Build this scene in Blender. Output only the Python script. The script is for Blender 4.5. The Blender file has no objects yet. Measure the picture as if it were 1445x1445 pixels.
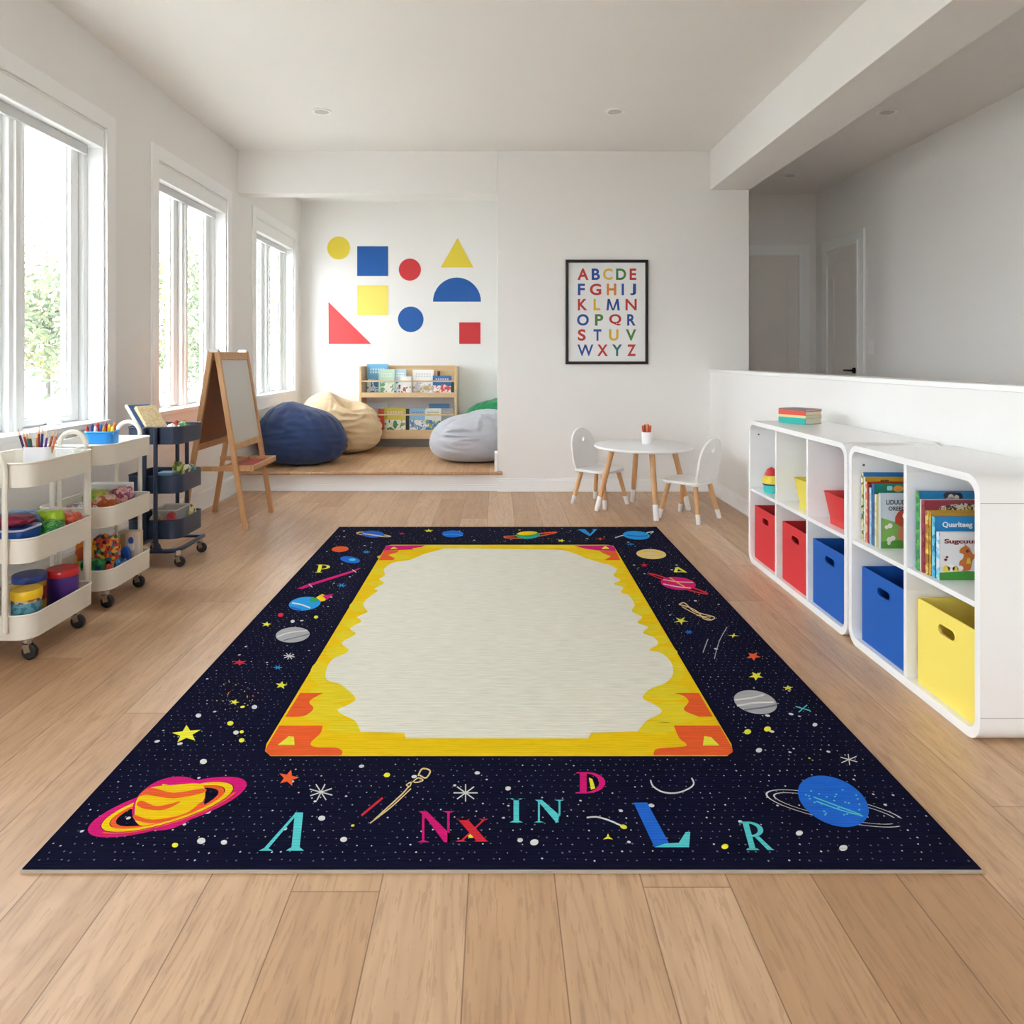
import bpy, math, random
from mathutils import Vector, Matrix, noise
from mathutils.geometry import tessellate_polygon
PI = math.pi
random.seed(7)
S = bpy.context.scene
COL = S.collection

# ------------------------------------------------------------------ camera, sky, exposure
EYE = 1.0575
cam = bpy.data.cameras.new('camera'); camo = bpy.data.objects.new('camera', cam); COL.objects.link(camo)
camo.location = (0, 0, EYE); camo.rotation_euler = (PI/2, 0, 0)
cam.sensor_width = 36; cam.lens = 36*1000/1445
cam.shift_x = 22.5/1445; cam.shift_y = -217.5/1445
cam.clip_start = .05; cam.clip_end = 300
S.camera = camo
world = bpy.data.worlds.new('overcast_sky'); S.world = world; world.use_nodes = True
bg = world.node_tree.nodes['Background']
bg.inputs[0].default_value = (0.88, 0.95, 1.0, 1); bg.inputs[1].default_value = 7.5
S.view_settings.view_transform = 'Standard'; S.view_settings.look = 'None'
S.view_settings.gamma = 1; S.view_settings.use_curve_mapping = False
S.view_settings.exposure = 1.0
S.cycles.max_bounces = 12; S.cycles.diffuse_bounces = 8; S.cycles.transparent_max_bounces = 16
S.cycles.sample_clamp_indirect = 8

# ------------------------------------------------------------------ helpers
def lin(c):
    r = []
    for v in c[:3]:
        v = v/255
        r.append(v/12.92 if v <= .04045 else ((v+.055)/1.055)**2.4)
    return (*r, 1)

MATS = {}
def mat(name, rgb=(200,200,200), rough=.5, metal=0, trans=0, bump=None, coat=0, emit=None, ior=None, alpha=None):
    if name in MATS: return MATS[name]
    m = bpy.data.materials.new(name); m.use_nodes = True; MATS[name] = m
    nt = m.node_tree; b = nt.nodes['Principled BSDF']
    b.inputs['Base Color'].default_value = lin(rgb)
    b.inputs['Roughness'].default_value = rough
    b.inputs['Metallic'].default_value = metal
    if trans: b.inputs['Transmission Weight'].default_value = trans
    if coat: b.inputs['Coat Weight'].default_value = coat
    if alpha is not None: b.inputs['Alpha'].default_value = alpha
    if bump:
        sc, st = bump
        n = nt.nodes.new('ShaderNodeTexNoise'); n.inputs['Scale'].default_value = sc; n.inputs['Detail'].default_value = 3
        tc = nt.nodes.new('ShaderNodeTexCoord'); nt.links.new(tc.outputs['Object'], n.inputs['Vector'])
        bp = nt.nodes.new('ShaderNodeBump'); bp.inputs['Strength'].default_value = st; bp.inputs['Distance'].default_value = .002
        nt.links.new(n.outputs['Fac'], bp.inputs['Height']); nt.links.new(bp.outputs['Normal'], b.inputs['Normal'])
    return m

def Nn(nt, typ, **kw):
    n = nt.nodes.new(typ)
    for k, v in kw.items():
        if k.startswith('i_'): n.inputs[int(k[2:])].default_value = v
        else: setattr(n, k, v)
    return n
def mth(nt, op, a, b=None, c=None):
    n = nt.nodes.new('ShaderNodeMath'); n.operation = op
    for i, v in enumerate((a, b, c)):
        if v is None: continue
        if isinstance(v, (int, float)): n.inputs[i].default_value = v
        else: nt.links.new(v, n.inputs[i])
    return n.outputs[0]
def ramp(nt, fac, stops, interp='LINEAR'):
    n = nt.nodes.new('ShaderNodeValToRGB'); n.color_ramp.interpolation = interp
    e = n.color_ramp.elements
    while len(e) < len(stops): e.new(.5)
    for i, (p, c) in enumerate(stops): e[i].position = p; e[i].color = lin(c)
    nt.links.new(fac, n.inputs[0]); return n.outputs[0]
def mixc(nt, fac, a, b, blend='MIX'):
    n = nt.nodes.new('ShaderNodeMix'); n.data_type = 'RGBA'; n.blend_type = blend
    for idx, v in ((0, fac), (6, a), (7, b)):
        if isinstance(v, (int, float)): n.inputs[idx].default_value = v
        elif isinstance(v, tuple): n.inputs[idx].default_value = v
        else: nt.links.new(v, n.inputs[idx])
    return n.outputs[2]

def oak_floor(name, lightc, midc, darkc, plank=.175, length=1.95, x0=.056, rough=.33):
    m = bpy.data.materials.new(name); m.use_nodes = True; MATS[name] = m
    nt = m.node_tree; L = nt.links; b = nt.nodes['Principled BSDF']
    tc = Nn(nt, 'ShaderNodeTexCoord'); sx = Nn(nt, 'ShaderNodeSeparateXYZ'); L.new(tc.outputs['Object'], sx.inputs[0])
    X, Y = sx.outputs[0], sx.outputs[1]
    u = mth(nt, 'DIVIDE', mth(nt, 'ADD', X, x0), plank)
    row = mth(nt, 'FLOOR', u); fu = mth(nt, 'FRACT', u)
    wn = Nn(nt, 'ShaderNodeTexWhiteNoise', noise_dimensions='1D'); L.new(row, wn.inputs['W'])
    v = mth(nt, 'ADD', mth(nt, 'DIVIDE', Y, length), mth(nt, 'MULTIPLY', wn.outputs['Value'], 3.7))
    seg = mth(nt, 'FLOOR', v); fv = mth(nt, 'FRACT', v)
    cid = Nn(nt, 'ShaderNodeCombineXYZ'); L.new(row, cid.inputs[0]); L.new(seg, cid.inputs[1])
    w2 = Nn(nt, 'ShaderNodeTexWhiteNoise', noise_dimensions='3D'); L.new(cid.outputs[0], w2.inputs['Vector'])
    tint = w2.outputs['Value']
    gv = Nn(nt, 'ShaderNodeCombineXYZ')
    L.new(mth(nt, 'ADD', X, mth(nt, 'MULTIPLY', tint, 31.0)), gv.inputs[0])
    L.new(mth(nt, 'MULTIPLY', Y, .09), gv.inputs[1]); L.new(mth(nt, 'MULTIPLY', tint, 17.0), gv.inputs[2])
    g1 = Nn(nt, 'ShaderNodeTexNoise'); L.new(gv.outputs[0], g1.inputs['Vector']); g1.inputs['Scale'].default_value = 26; g1.inputs['Detail'].default_value = 6; g1.inputs['Distortion'].default_value = .6
    g2 = Nn(nt, 'ShaderNodeTexNoise'); L.new(gv.outputs[0], g2.inputs['Vector']); g2.inputs['Scale'].default_value = 150; g2.inputs['Detail'].default_value = 3
    # cathedral rings
    g3 = Nn(nt, 'ShaderNodeTexNoise'); L.new(gv.outputs[0], g3.inputs['Vector']); g3.inputs['Scale'].default_value = 5; g3.inputs['Detail'].default_value = 2
    rings = mth(nt, 'FRACT', mth(nt, 'MULTIPLY', g3.outputs['Fac'], 22))
    ringl = mth(nt, 'SUBTRACT', 1.0, mth(nt, 'MINIMUM', mth(nt, 'MULTIPLY', mth(nt, 'ABSOLUTE', mth(nt, 'SUBTRACT', rings, .5)), 5.0), 1.0))
    base = ramp(nt, tint, [(0, darkc), (.5, midc), (1, lightc)])
    c = mixc(nt, mth(nt, 'MULTIPLY', mth(nt, 'SUBTRACT', g1.outputs['Fac'], .38), 1.1), base, lin([q*.80 for q in darkc]))
    c = mixc(nt, mth(nt, 'MULTIPLY', ringl, .17), c, lin([q*.68 for q in darkc]))
    c = mixc(nt, mth(nt, 'MULTIPLY', mth(nt, 'GREATER_THAN', g2.outputs['Fac'], .585), .22), c, lin([q*.66 for q in darkc]))
    # knots
    kv = Nn(nt, 'ShaderNodeCombineXYZ'); L.new(X, kv.inputs[0]); L.new(mth(nt, 'MULTIPLY', Y, .6), kv.inputs[1])
    vo = Nn(nt, 'ShaderNodeTexVoronoi'); L.new(kv.outputs[0], vo.inputs['Vector']); vo.inputs['Scale'].default_value = 1.9
    kn = mth(nt, 'SUBTRACT', 1.0, mth(nt, 'MINIMUM', mth(nt, 'MULTIPLY', vo.outputs['Distance'], 22), 1.0))
    c = mixc(nt, mth(nt, 'MULTIPLY', kn, .75), c, lin((96, 66, 44)))
    du = mth(nt, 'MULTIPLY', mth(nt, 'MINIMUM', fu, mth(nt, 'SUBTRACT', 1.0, fu)), plank)
    dv = mth(nt, 'MULTIPLY', mth(nt, 'MINIMUM', fv, mth(nt, 'SUBTRACT', 1.0, fv)), length)
    d = mth(nt, 'MINIMUM', du, dv)
    seam = mth(nt, 'LESS_THAN', d, .0013)
    c = mixc(nt, mth(nt, 'MULTIPLY', seam, .62), c, lin((84, 58, 40)))
    L.new(c, b.inputs['Base Color'])
    r = mth(nt, 'ADD', rough, mth(nt, 'MULTIPLY', g1.outputs['Fac'], .12)); L.new(r, b.inputs['Roughness'])
    bp = Nn(nt, 'ShaderNodeBump'); bp.inputs['Strength'].default_value = .25; bp.inputs['Distance'].default_value = .001
    hh = mth(nt, 'SUBTRACT', mth(nt, 'MULTIPLY', g2.outputs['Fac'], .3), seam); L.new(hh, bp.inputs['Height'])
    L.new(bp.outputs['Normal'], b.inputs['Normal'])
    return m

def wood(name, c1, c2, rough=.45, axis=2, scale=18):
    m = bpy.data.materials.new(name); m.use_nodes = True; MATS[name] = m
    nt = m.node_tree; b = nt.nodes['Principled BSDF']
    tc = Nn(nt, 'ShaderNodeTexCoord'); mp = Nn(nt, 'ShaderNodeMapping')
    sc = [1, 1, 1]; sc[axis] = .08; mp.inputs['Scale'].default_value = sc
    nt.links.new(tc.outputs['Object'], mp.inputs['Vector'])
    n = Nn(nt, 'ShaderNodeTexNoise'); n.inputs['Scale'].default_value = scale*2; n.inputs['Detail'].default_value = 4
    nt.links.new(mp.outputs[0], n.inputs['Vector'])
    nt.links.new(ramp(nt, n.outputs['Fac'], [(.3, c1), (.7, c2)]), b.inputs['Base Color'])
    b.inputs['Roughness'].default_value = rough
    return m

def speck(name, cols, scale=60, rough=.5, typ='VORONOI'):
    """a printed surface of many small coloured patches"""
    if name in MATS: return MATS[name]
    m = bpy.data.materials.new(name); m.use_nodes = True; MATS[name] = m
    nt = m.node_tree; b = nt.nodes['Principled BSDF']
    tc = Nn(nt, 'ShaderNodeTexCoord')
    if typ == 'VORONOI':
        v = Nn(nt, 'ShaderNodeTexVoronoi'); v.inputs['Scale'].default_value = scale
        nt.links.new(tc.outputs['Object'], v.inputs['Vector'])
        s = Nn(nt, 'ShaderNodeSeparateColor'); nt.links.new(v.outputs['Color'], s.inputs[0]); f = s.outputs[0]
    else:
        v = Nn(nt, 'ShaderNodeTexNoise'); v.inputs['Scale'].default_value = scale; v.inputs['Detail'].default_value = 2
        nt.links.new(tc.outputs['Object'], v.inputs['Vector']); f = mth(nt, 'MULTIPLY_ADD', v.outputs['Fac'], 2.2, -.6)
    k = len(cols)
    nt.links.new(ramp(nt, f, [(i/k, c) for i, c in enumerate(cols)], 'CONSTANT'), b.inputs['Base Color'])
    b.inputs['Roughness'].default_value = rough
    return m

def rugmat(name, rgb, weave=.22):
    m = bpy.data.materials.new(name); m.use_nodes = True; MATS[name] = m
    nt = m.node_tree; b = nt.nodes['Principled BSDF']
    tc = Nn(nt, 'ShaderNodeTexCoord')
    mp = Nn(nt, 'ShaderNodeMapping'); mp.inputs['Scale'].default_value = (14, 150, 1)
    nt.links.new(tc.outputs['Object'], mp.inputs['Vector'])
    n = Nn(nt, 'ShaderNodeTexNoise'); n.inputs['Scale'].default_value = 1; n.inputs['Detail'].default_value = 3
    nt.links.new(mp.outputs[0], n.inputs['Vector'])
    w = Nn(nt, 'ShaderNodeTexWave', bands_direction='Y'); w.inputs['Scale'].default_value = 34; w.inputs['Distortion'].default_value = 1.2; w.inputs['Detail'].default_value = 2
    nt.links.new(tc.outputs['Object'], w.inputs['Vector'])
    f = mth(nt, 'MULTIPLY', mth(nt, 'ADD', mth(nt, 'MULTIPLY', n.outputs['Fac'], 1.2), mth(nt, 'MULTIPLY', w.outputs['Fac'], .3)), .8)
    dark = lin([q*(1-weave*1.6) for q in rgb]); lt = lin([min(255, q*(1+weave*.35)+3) for q in rgb])
    nt.links.new(mixc(nt, f, dark, lt), b.inputs['Base Color'])
    b.inputs['Roughness'].default_value = .95; b.inputs['Specular IOR Level'].default_value = .05
    bp = Nn(nt, 'ShaderNodeBump'); bp.inputs['Strength'].default_value = .5; bp.inputs['Distance'].default_value = .002
    nt.links.new(f, bp.inputs['Height']); nt.links.new(bp.outputs['Normal'], b.inputs['Normal'])
    return m

def rrect(x0, y0, x1, y1, r, n=6):
    """rounded rectangle loop; r may be one radius or four (bl, br, tr, tl)"""
    if isinstance(r, (int, float)): r = (r,)*4
    pts = []
    for (cx, cy, a, q) in ((x0, y0, PI, r[0]), (x1, y0, 1.5*PI, r[1]), (x1, y1, 0, r[2]), (x0, y1, .5*PI, r[3])):
        if q <= 0: pts.append((cx, cy)); continue
        ox = cx + q if cx == x0 else cx - q; oy = cy + q if cy == y0 else cy - q
        for i in range(n+1):
            t = a + i/n*PI/2; pts.append((ox+q*math.cos(t), oy+q*math.sin(t)))
    return pts
def circ(cx, cy, r, n=32, ry=None, ang=0):
    ry = r if ry is None else ry; ca, sa = math.cos(ang), math.sin(ang)
    return [(cx+r*math.cos(t)*ca-ry*math.sin(t)*sa, cy+r*math.cos(t)*sa+ry*math.sin(t)*ca) for t in (2*PI*i/n for i in range(n))]
def catmull(pts, n=5, closed=True):
    out = []; N = len(pts)
    for i in range(N if closed else N-1):
        g = lambda k: pts[k % N] if closed else pts[max(0, min(N-1, k))]
        p0, p1, p2, p3 = g(i-1), g(i), g(i+1), g(i+2)
        for j in range(n):
            t = j/n; out.append(tuple(.5*((2*p1[k])+(-p0[k]+p2[k])*t+(2*p0[k]-5*p1[k]+4*p2[k]-p3[k])*t*t+(-p0[k]+3*p1[k]-3*p2[k]+p3[k])*t**3) for k in range(len(p1))))
    if not closed: out.append(tuple(pts[-1]))
    return out

class MB:
    def __init__(s): s.v = []; s.f = []; s.m = []
    def add(s, vs, fs, mi=0):
        o = len(s.v); s.v += [tuple(p) for p in vs]
        for f in fs: s.f.append(tuple(i+o for i in f)); s.m.append(mi)
        return s
    def box(s, x0, x1, y0, y1, z0, z1, mi=0):
        return s.add([(x0,y0,z0),(x1,y0,z0),(x1,y1,z0),(x0,y1,z0),(x0,y0,z1),(x1,y0,z1),(x1,y1,z1),(x0,y1,z1)],
            [(0,3,2,1),(4,5,6,7),(0,1,5,4),(1,2,6,5),(2,3,7,6),(3,0,4,7)], mi)
    def beam(s, p, q, side, ws, wt, mi=0):
        p, q = Vector(p), Vector(q); d = (q-p).normalized(); a = Vector(side); a = (a-d*a.dot(d)).normalized(); b = d.cross(a)
        vs = [c+a*i*ws/2+b*j*wt/2 for c in (p, q) for i, j in ((-1,-1),(1,-1),(1,1),(-1,1))]
        return s.add(vs, [(0,1,2,3),(4,7,6,5),(0,4,5,1),(1,5,6,2),(2,6,7,3),(3,7,4,0)], mi)
    def prism(s, loops, w0, w1, mp, mi=0, caps=(1, 1)):
        """extrude a 2-D outline (first loop, later loops are holes) from w0 to w1; mp(u, v, w) -> xyz"""
        flat = [p for l in loops for p in l]; n = len(flat)
        tris = tessellate_polygon([[Vector((p[0], p[1], 0)) for p in l] for l in loops])
        vs = [mp(p[0], p[1], w0) for p in flat]
        if w0 == w1: return s.add(vs, [tuple(t) for t in tris], mi)
        vs += [mp(p[0], p[1], w1) for p in flat]; fs = []
        if caps[0]: fs += [tuple(reversed(t)) for t in tris]
        if caps[1]: fs += [tuple(i+n for i in t) for t in tris]
        o = 0
        for l in loops:
            k = len(l)
            for i in range(k): a, b = o+i, o+(i+1) % k; fs.append((a, b, b+n, a+n))
            o += k
        return s.add(vs, fs, mi)
    def tube(s, pts, r, n=10, mi=0, closed=False):
        pts = [Vector(p) for p in pts]; N = len(pts); rs = r if isinstance(r, (list, tuple)) else [r]*N
        up = Vector((0, 0, 1)); vs = []; prev = None
        for i, p in enumerate(pts):
            if closed: d = pts[(i+1) % N]-pts[i-1]
            else: d = pts[min(i+1, N-1)]-pts[max(i-1, 0)]
            d.normalize()
            if prev is None: a = d.cross(up if abs(d.z) < .9 else Vector((1, 0, 0))).normalized()
            else: a = (prev-d*prev.dot(d)).normalized()
            prev = a; b = d.cross(a)
            vs += [p+(a*math.cos(2*PI*k/n)+b*math.sin(2*PI*k/n))*rs[i] for k in range(n)]
        fs = []
        for i in range(N if closed else N-1):
            j = (i+1) % N
            for k in range(n): fs.append((i*n+k, i*n+(k+1) % n, j*n+(k+1) % n, j*n+k))
        if not closed: fs += [tuple(range(n-1, -1, -1)), tuple((N-1)*n+k for k in range(n))]
        return s.add(vs, fs, mi)
    def lathe(s, prof, n=32, c=(0, 0, 0), mi=0, sx=1, sy=1):
        vs = []; fs = []; P = len(prof)
        for (r, z) in prof:
            for k in range(n): t = 2*PI*k/n; vs.append((c[0]+r*sx*math.cos(t), c[1]+r*sy*math.sin(t), c[2]+z))
        for i in range(P-1):
            for k in range(n): fs.append((i*n+k, i*n+(k+1) % n, (i+1)*n+(k+1) % n, (i+1)*n+k))
        if prof[0][0] > 1e-6: fs.append(tuple(range(n-1, -1, -1)))
        if prof[-1][0] > 1e-6: fs.append(tuple((P-1)*n+k for k in range(n)))
        return s.add(vs, fs, mi)
    def build(s, name, mats, parent=None, loc=None, rot=None, bevel=0, smooth=35, weld=False):
        me = bpy.data.meshes.new(name)
        me.from_pydata(s.v, [], s.f); me.update()
        if not isinstance(mats, (list, tuple)): mats = [mats]
        for m in mats: me.materials.append(m)
        for p, mi in zip(me.polygons, s.m): p.material_index = mi
        if weld or True:
            import bmesh
            b = bmesh.new(); b.from_mesh(me)
            if weld: bmesh.ops.remove_doubles(b, verts=b.verts, dist=1e-6)
            if not getattr(s, 'flat', False): bmesh.ops.recalc_face_normals(b, faces=b.faces)
            b.to_mesh(me); b.free()
        if smooth:
            me.polygons.foreach_set('use_smooth', [True]*len(me.polygons)); me.set_sharp_from_angle(angle=math.radians(smooth))
        o = bpy.data.objects.new(name, me); COL.objects.link(o)
        if parent: o.parent = parent
        if loc: o.location = loc
        if rot: o.rotation_euler = rot if isinstance(rot, (tuple, list)) else (0, 0, rot)
        if bevel:
            md = o.modifiers.new('bevel', 'BEVEL'); md.width = bevel; md.segments = 2; md.limit_method = 'ANGLE'; md.angle_limit = math.radians(40)
        return o

def tag(o, label, cat, group=None):
    o['label'] = label; o['category'] = cat
    if group: o['group'] = group
    return o
def thing(name, label, cat, loc=(0, 0, 0), rotz=0, group=None):
    o = bpy.data.objects.new(name, None); COL.objects.link(o); o.empty_display_size = .05
    o.location = loc; o.rotation_euler = (0, 0, rotz); return tag(o, label, cat, group)
def struct(o): o['kind'] = 'structure'; return o
def sempty(name, loc=(0, 0, 0)):
    o = bpy.data.objects.new(name, None); COL.objects.link(o); o.location = loc; return struct(o)
def kids(o): return [c for c in COL.objects if c.parent == o]
def dup(root, loc=None, label=None, rot=None, group=None):
    def rec(o, par):
        c = o.copy(); COL.objects.link(c)
        if par: c.parent = par
        for ch in kids(o): rec(ch, c)
        return c
    r = rec(root, None)
    if loc is not None: r.location = loc
    if rot is not None: r.rotation_euler = rot
    if label: r['label'] = label
    if group: r['group'] = group
    return r
def pt(px, py, Y): return ((px-700)*Y/1000, Y, EYE-(py-505)*Y/1000)
mXY = lambda u, v, w: (u, v, w)
mXZ = lambda u, v, w: (u, w, v)
mYZ = lambda u, v, w: (w, u, v)

GL = {}
def glyph(ch, off=.02):
    if (ch, off) in GL: return GL[(ch, off)]
    cu = bpy.data.curves.new('t', 'FONT'); cu.body = ch; cu.offset = off; cu.resolution_u = 6
    o = bpy.data.objects.new('t', cu); COL.objects.link(o)
    dg = bpy.context.evaluated_depsgraph_get(); me = bpy.data.meshes.new_from_object(o.evaluated_get(dg))
    vs = [(v.co.x, v.co.y) for v in me.vertices]; fs = [tuple(p.vertices) for p in me.polygons]
    bpy.data.objects.remove(o); bpy.data.curves.remove(cu); bpy.data.meshes.remove(me)
    x0 = min(v[0] for v in vs); x1 = max(v[0] for v in vs); y0 = min(v[1] for v in vs); y1 = max(v[1] for v in vs)
    w = max(x1-x0, 1e-4); h = max(y1-y0, 1e-4)
    GL[(ch, off)] = ([((x-x0)/w, (y-y0)/h) for x, y in vs], fs); return GL[(ch, off)]
def put_glyph(mb, ch, x0, x1, z0, z1, mp, mi, off=.02):
    if ch == 'M':
        for q in ([(0,0),(.17,0),(.25,1),(.10,1)], [(.83,0),(1,0),(.90,1),(.75,1)], [(.10,1),(.25,1),(.55,0),(.42,0)], [(.75,1),(.90,1),(.58,0),(.45,0)]):
            mb.add([mp(x0+u*(x1-x0), z0+v*(z1-z0)) for u, v in q], [(0, 1, 2, 3)], mi)
        return
    vs, fs = glyph(ch, off); mb.add([mp(x0+u*(x1-x0), z0+v*(z1-z0)) for u, v in vs], fs, mi)
def word(mb, text, x0, x1, z0, z1, mp, mi, off=.02):
    put_glyph(mb, text, x0, x1, z0, z1, mp, mi, off)

# ------------------------------------------------------------------ materials
M_wall = mat('wall_paint', (234, 233, 231), .85, bump=(220, .08))
M_ceil = mat('ceiling_paint', (236, 235, 232), .9)
M_trim = mat('white_trim_paint', (240, 241, 241), .4)
M_frame = mat('window_white', (238, 240, 240), .35)
M_floor = oak_floor('oak_planks', (208, 174, 141), (196, 159, 124), (180, 141, 105))
M_plat = oak_floor('platform_oak', (205, 168, 128), (195, 155, 115), (184, 142, 104), rough=.42)
M_glass = bpy.data.materials.new('window_glass'); M_glass.use_nodes = True
_n = M_glass.node_tree; _n.nodes.remove(_n.nodes['Principled BSDF'])
_t = Nn(_n, 'ShaderNodeBsdfTransparent'); _g = Nn(_n, 'ShaderNodeBsdfGlossy'); _g.inputs['Roughness'].default_value = .02
_m = Nn(_n, 'ShaderNodeMixShader'); _m.inputs[0].default_value = .05
_n.links.new(_t.outputs[0], _m.inputs[1]); _n.links.new(_g.outputs[0], _m.inputs[2]); _n.links.new(_m.outputs[0], _n.nodes['Material Output'].inputs[0])
M_clear = bpy.data.materials.new('clear_plastic'); M_clear.use_nodes = True
_n = M_clear.node_tree; _b = _n.nodes['Principled BSDF']; _b.inputs['Base Color'].default_value = (.9, .92, .93, 1); _b.inputs['Roughness'].default_value = .15
_t = Nn(_n, 'ShaderNodeBsdfTransparent'); _m = Nn(_n, 'ShaderNodeMixShader'); _m.inputs[0].default_value = .35
_n.links.new(_t.outputs[0], _m.inputs[1]); _n.links.new(_b.outputs[0], _m.inputs[2]); _n.links.new(_m.outputs[0], _n.nodes['Material Output'].inputs[0])
M_lam = mat('white_laminate', (238, 239, 240), .22)
M_lam_in = mat('white_laminate_matt', (232, 231, 228), .4)
M_wmetal = mat('cream_white_metal', (226, 221, 209), .38)
M_nmetal = mat('navy_metal', (30, 45, 70), .38)
M_chrome = mat('chrome', (200, 200, 200), .2, metal=1)
M_rubber = mat('black_rubber', (22, 22, 23), .5)
M_black = mat('black_frame', (11, 10, 10), .55)
M_oak = wood('light_beech', (206, 160, 112), (190, 140, 92), .45)
M_shelfwood = wood('pale_birch', (222, 194, 152), (208, 176, 132), .5, axis=0)
M_brownboard = mat('brown_board', (150, 92, 58), .6)
M_wboard = mat('grey_drawing_board', (200, 199, 193), .35)
M_chairwhite = mat('chair_white', (236, 236, 236), .35)
M_leg = wood('leg_beech', (214, 168, 118), (200, 150, 102), .45)
RED, BLUE, YEL = (210, 46, 52), (0, 86, 176), (242, 222, 104)

# ------------------------------------------------------------------ room shell
LX, BY, AY, RX = -2.053, 5.625, 7.45, 3.21
REAR, TOP = -2.6, 2.70
WT = .20   # outside wall thickness
struct(MB().box(LX-WT, RX+.1, REAR-.1, 7.7, -.1, 0).build('floor', M_floor))
struct(MB().box(LX-WT, RX+.1, REAR-.1, 7.7, TOP, TOP+.1).build('ceiling', M_ceil))
WZ0, WZ1 = .71, 2.26
WIN = [(2.56, 3.72), (4.295, 5.40), (6.04, 7.20), (.55, 1.70), (-1.6, -.45)]  # last two openings are unseen behind the camera, added for fill daylight
b = MB(); cur = REAR
for (a, c) in sorted(WIN):
    b.box(LX-WT, LX, cur, a, 0, TOP); b.box(LX-WT, LX, a, c, 0, WZ0); b.box(LX-WT, LX, a, c, WZ1, TOP); cur = c
b.box(LX-WT, LX, cur, AY+.1, 0, TOP)
struct(b.build('wall_left', M_wall, weld=False))
b = MB(); b.box(.011, 2.008, BY, BY+.14, 0, TOP); b.box(LX, .011, BY, BY+.14, 2.3625, TOP)
struct(b.build('wall_back', M_wall, bevel=.003))
struct(MB().box(LX, .60, AY, AY+.1, 0, TOP).build('wall_alcove_back', M_wall))
struct(MB().box(.48, .60, BY+.14, AY, 0, TOP).build('wall_alcove_right', M_wall))
b = MB(); b.box(1.70, 1.82, REAR, BY, 0, .945); struct(b.build('wall_half', M_wall))
struct(MB().box(1.688, 1.832, REAR, BY, .945, .9675).build('trim_1', M_trim, bevel=.003))
struct(MB().box(1.70, 2.008, REAR, BY, 2.39, TOP).build('wall_beam', M_wall, bevel=.003))
struct(MB().box(RX, RX+.1, REAR, 7.21, 0, TOP).build('wall_hall_right', M_wall))
struct(MB().box(1.9, RX, 7.11, 7.21, 0, TOP).build('wall_hall_end', M_wall))
struct(MB().box(1.908, 2.008, BY+.14, 7.11, 0, TOP).build('wall_hall_left', M_wall))
b = MB(); b.box(LX, -1.6, REAR-.1, REAR, 0, TOP); b.box(-.4, RX, REAR-.1, REAR, 0, TOP); b.box(-1.6, -.4, REAR-.1, REAR, 2.35, TOP); b.box(-1.6, -.4, REAR-.1, REAR, 0, .12)
struct(b.build('wall_rear', M_wall))
b = MB()
for (x0, x1) in ((-1.6, -1.54), (-1.03, -.97), (-.46, -.4)): b.box(x0, x1, REAR-.08, REAR-.02, .12, 2.35)
for (z0, z1) in ((.12, .18), (2.29, 2.35)): b.box(-1.6, -.4, REAR-.08, REAR-.02, z0, z1)
r = sempty('window_6'); b.build('window_frame', M_frame, r)  # unseen rear glazing, added to let in frontal fill light
MB().box(-1.54, -1.03, REAR-.055, REAR-.05, .18, 2.29).build('pane', M_glass, r); MB().box(-.97, -.46, REAR-.055, REAR-.05, .18, 2.29).build('pane', M_glass, r)

# platform of the alcove
struct(MB().box(LX, .48, BY+.02, AY, 0, .134).build('platform', M_trim))
struct(MB().box(LX, .048, BY-.035, AY, .134, .156).build('floor_alcove', M_plat, bevel=.006))
struct(MB().box(.011, .48, BY+.14, AY, .134, .156).build('floor_alcove', M_plat))

# baseboards (profiled: body + cap)
def baseboard(name, segs, h=.10, t=.014):
    b = MB()
    for (x0, y0, x1, y1, nx, ny) in segs:
        for (tt, z0, z1) in ((t, 0, h-.018), (t*.55, h-.018, h), (t*1.5, 0, .014)):
            xs = sorted((x0, x1)); ys = sorted((y0, y1))
            if nx: b.box(min(x0, x0+nx*tt), max(x0, x0+nx*tt), ys[0], ys[1], z0, z1)
            else: b.box(xs[0], xs[1], min(y0, y0+ny*tt), max(y0, y0+ny*tt), z0, z1)
    return struct(b.build(name, M_trim))
baseboard('baseboard_left', [(LX, REAR, LX, BY+.02, 1, 0)], h=.14)
baseboard('baseboard_back', [(.011, BY, 1.70, BY, 0, -1)])
baseboard('baseboard_step', [(LX+.014, BY+.02, .011, BY+.02, 0, -1)], h=.05, t=.01)
baseboard('baseboard_right', [(1.70, REAR, 1.70, BY, -1, 0)])
baseboard('baseboard_hall', [(RX, REAR, RX, 6.14, -1, 0)])
o = baseboard('baseboard_alcove', [(LX, BY+.16, LX, AY, 1, 0), (LX, AY, .48, AY, 0, -1), (.48, BY+.14, .48, AY, -1, 0)], h=.09); o.location.z = .156
struct(MB().box(-.012, .011, BY-.012, BY+.15, .156, .30).build('trim_2', M_trim, bevel=.002))

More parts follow.
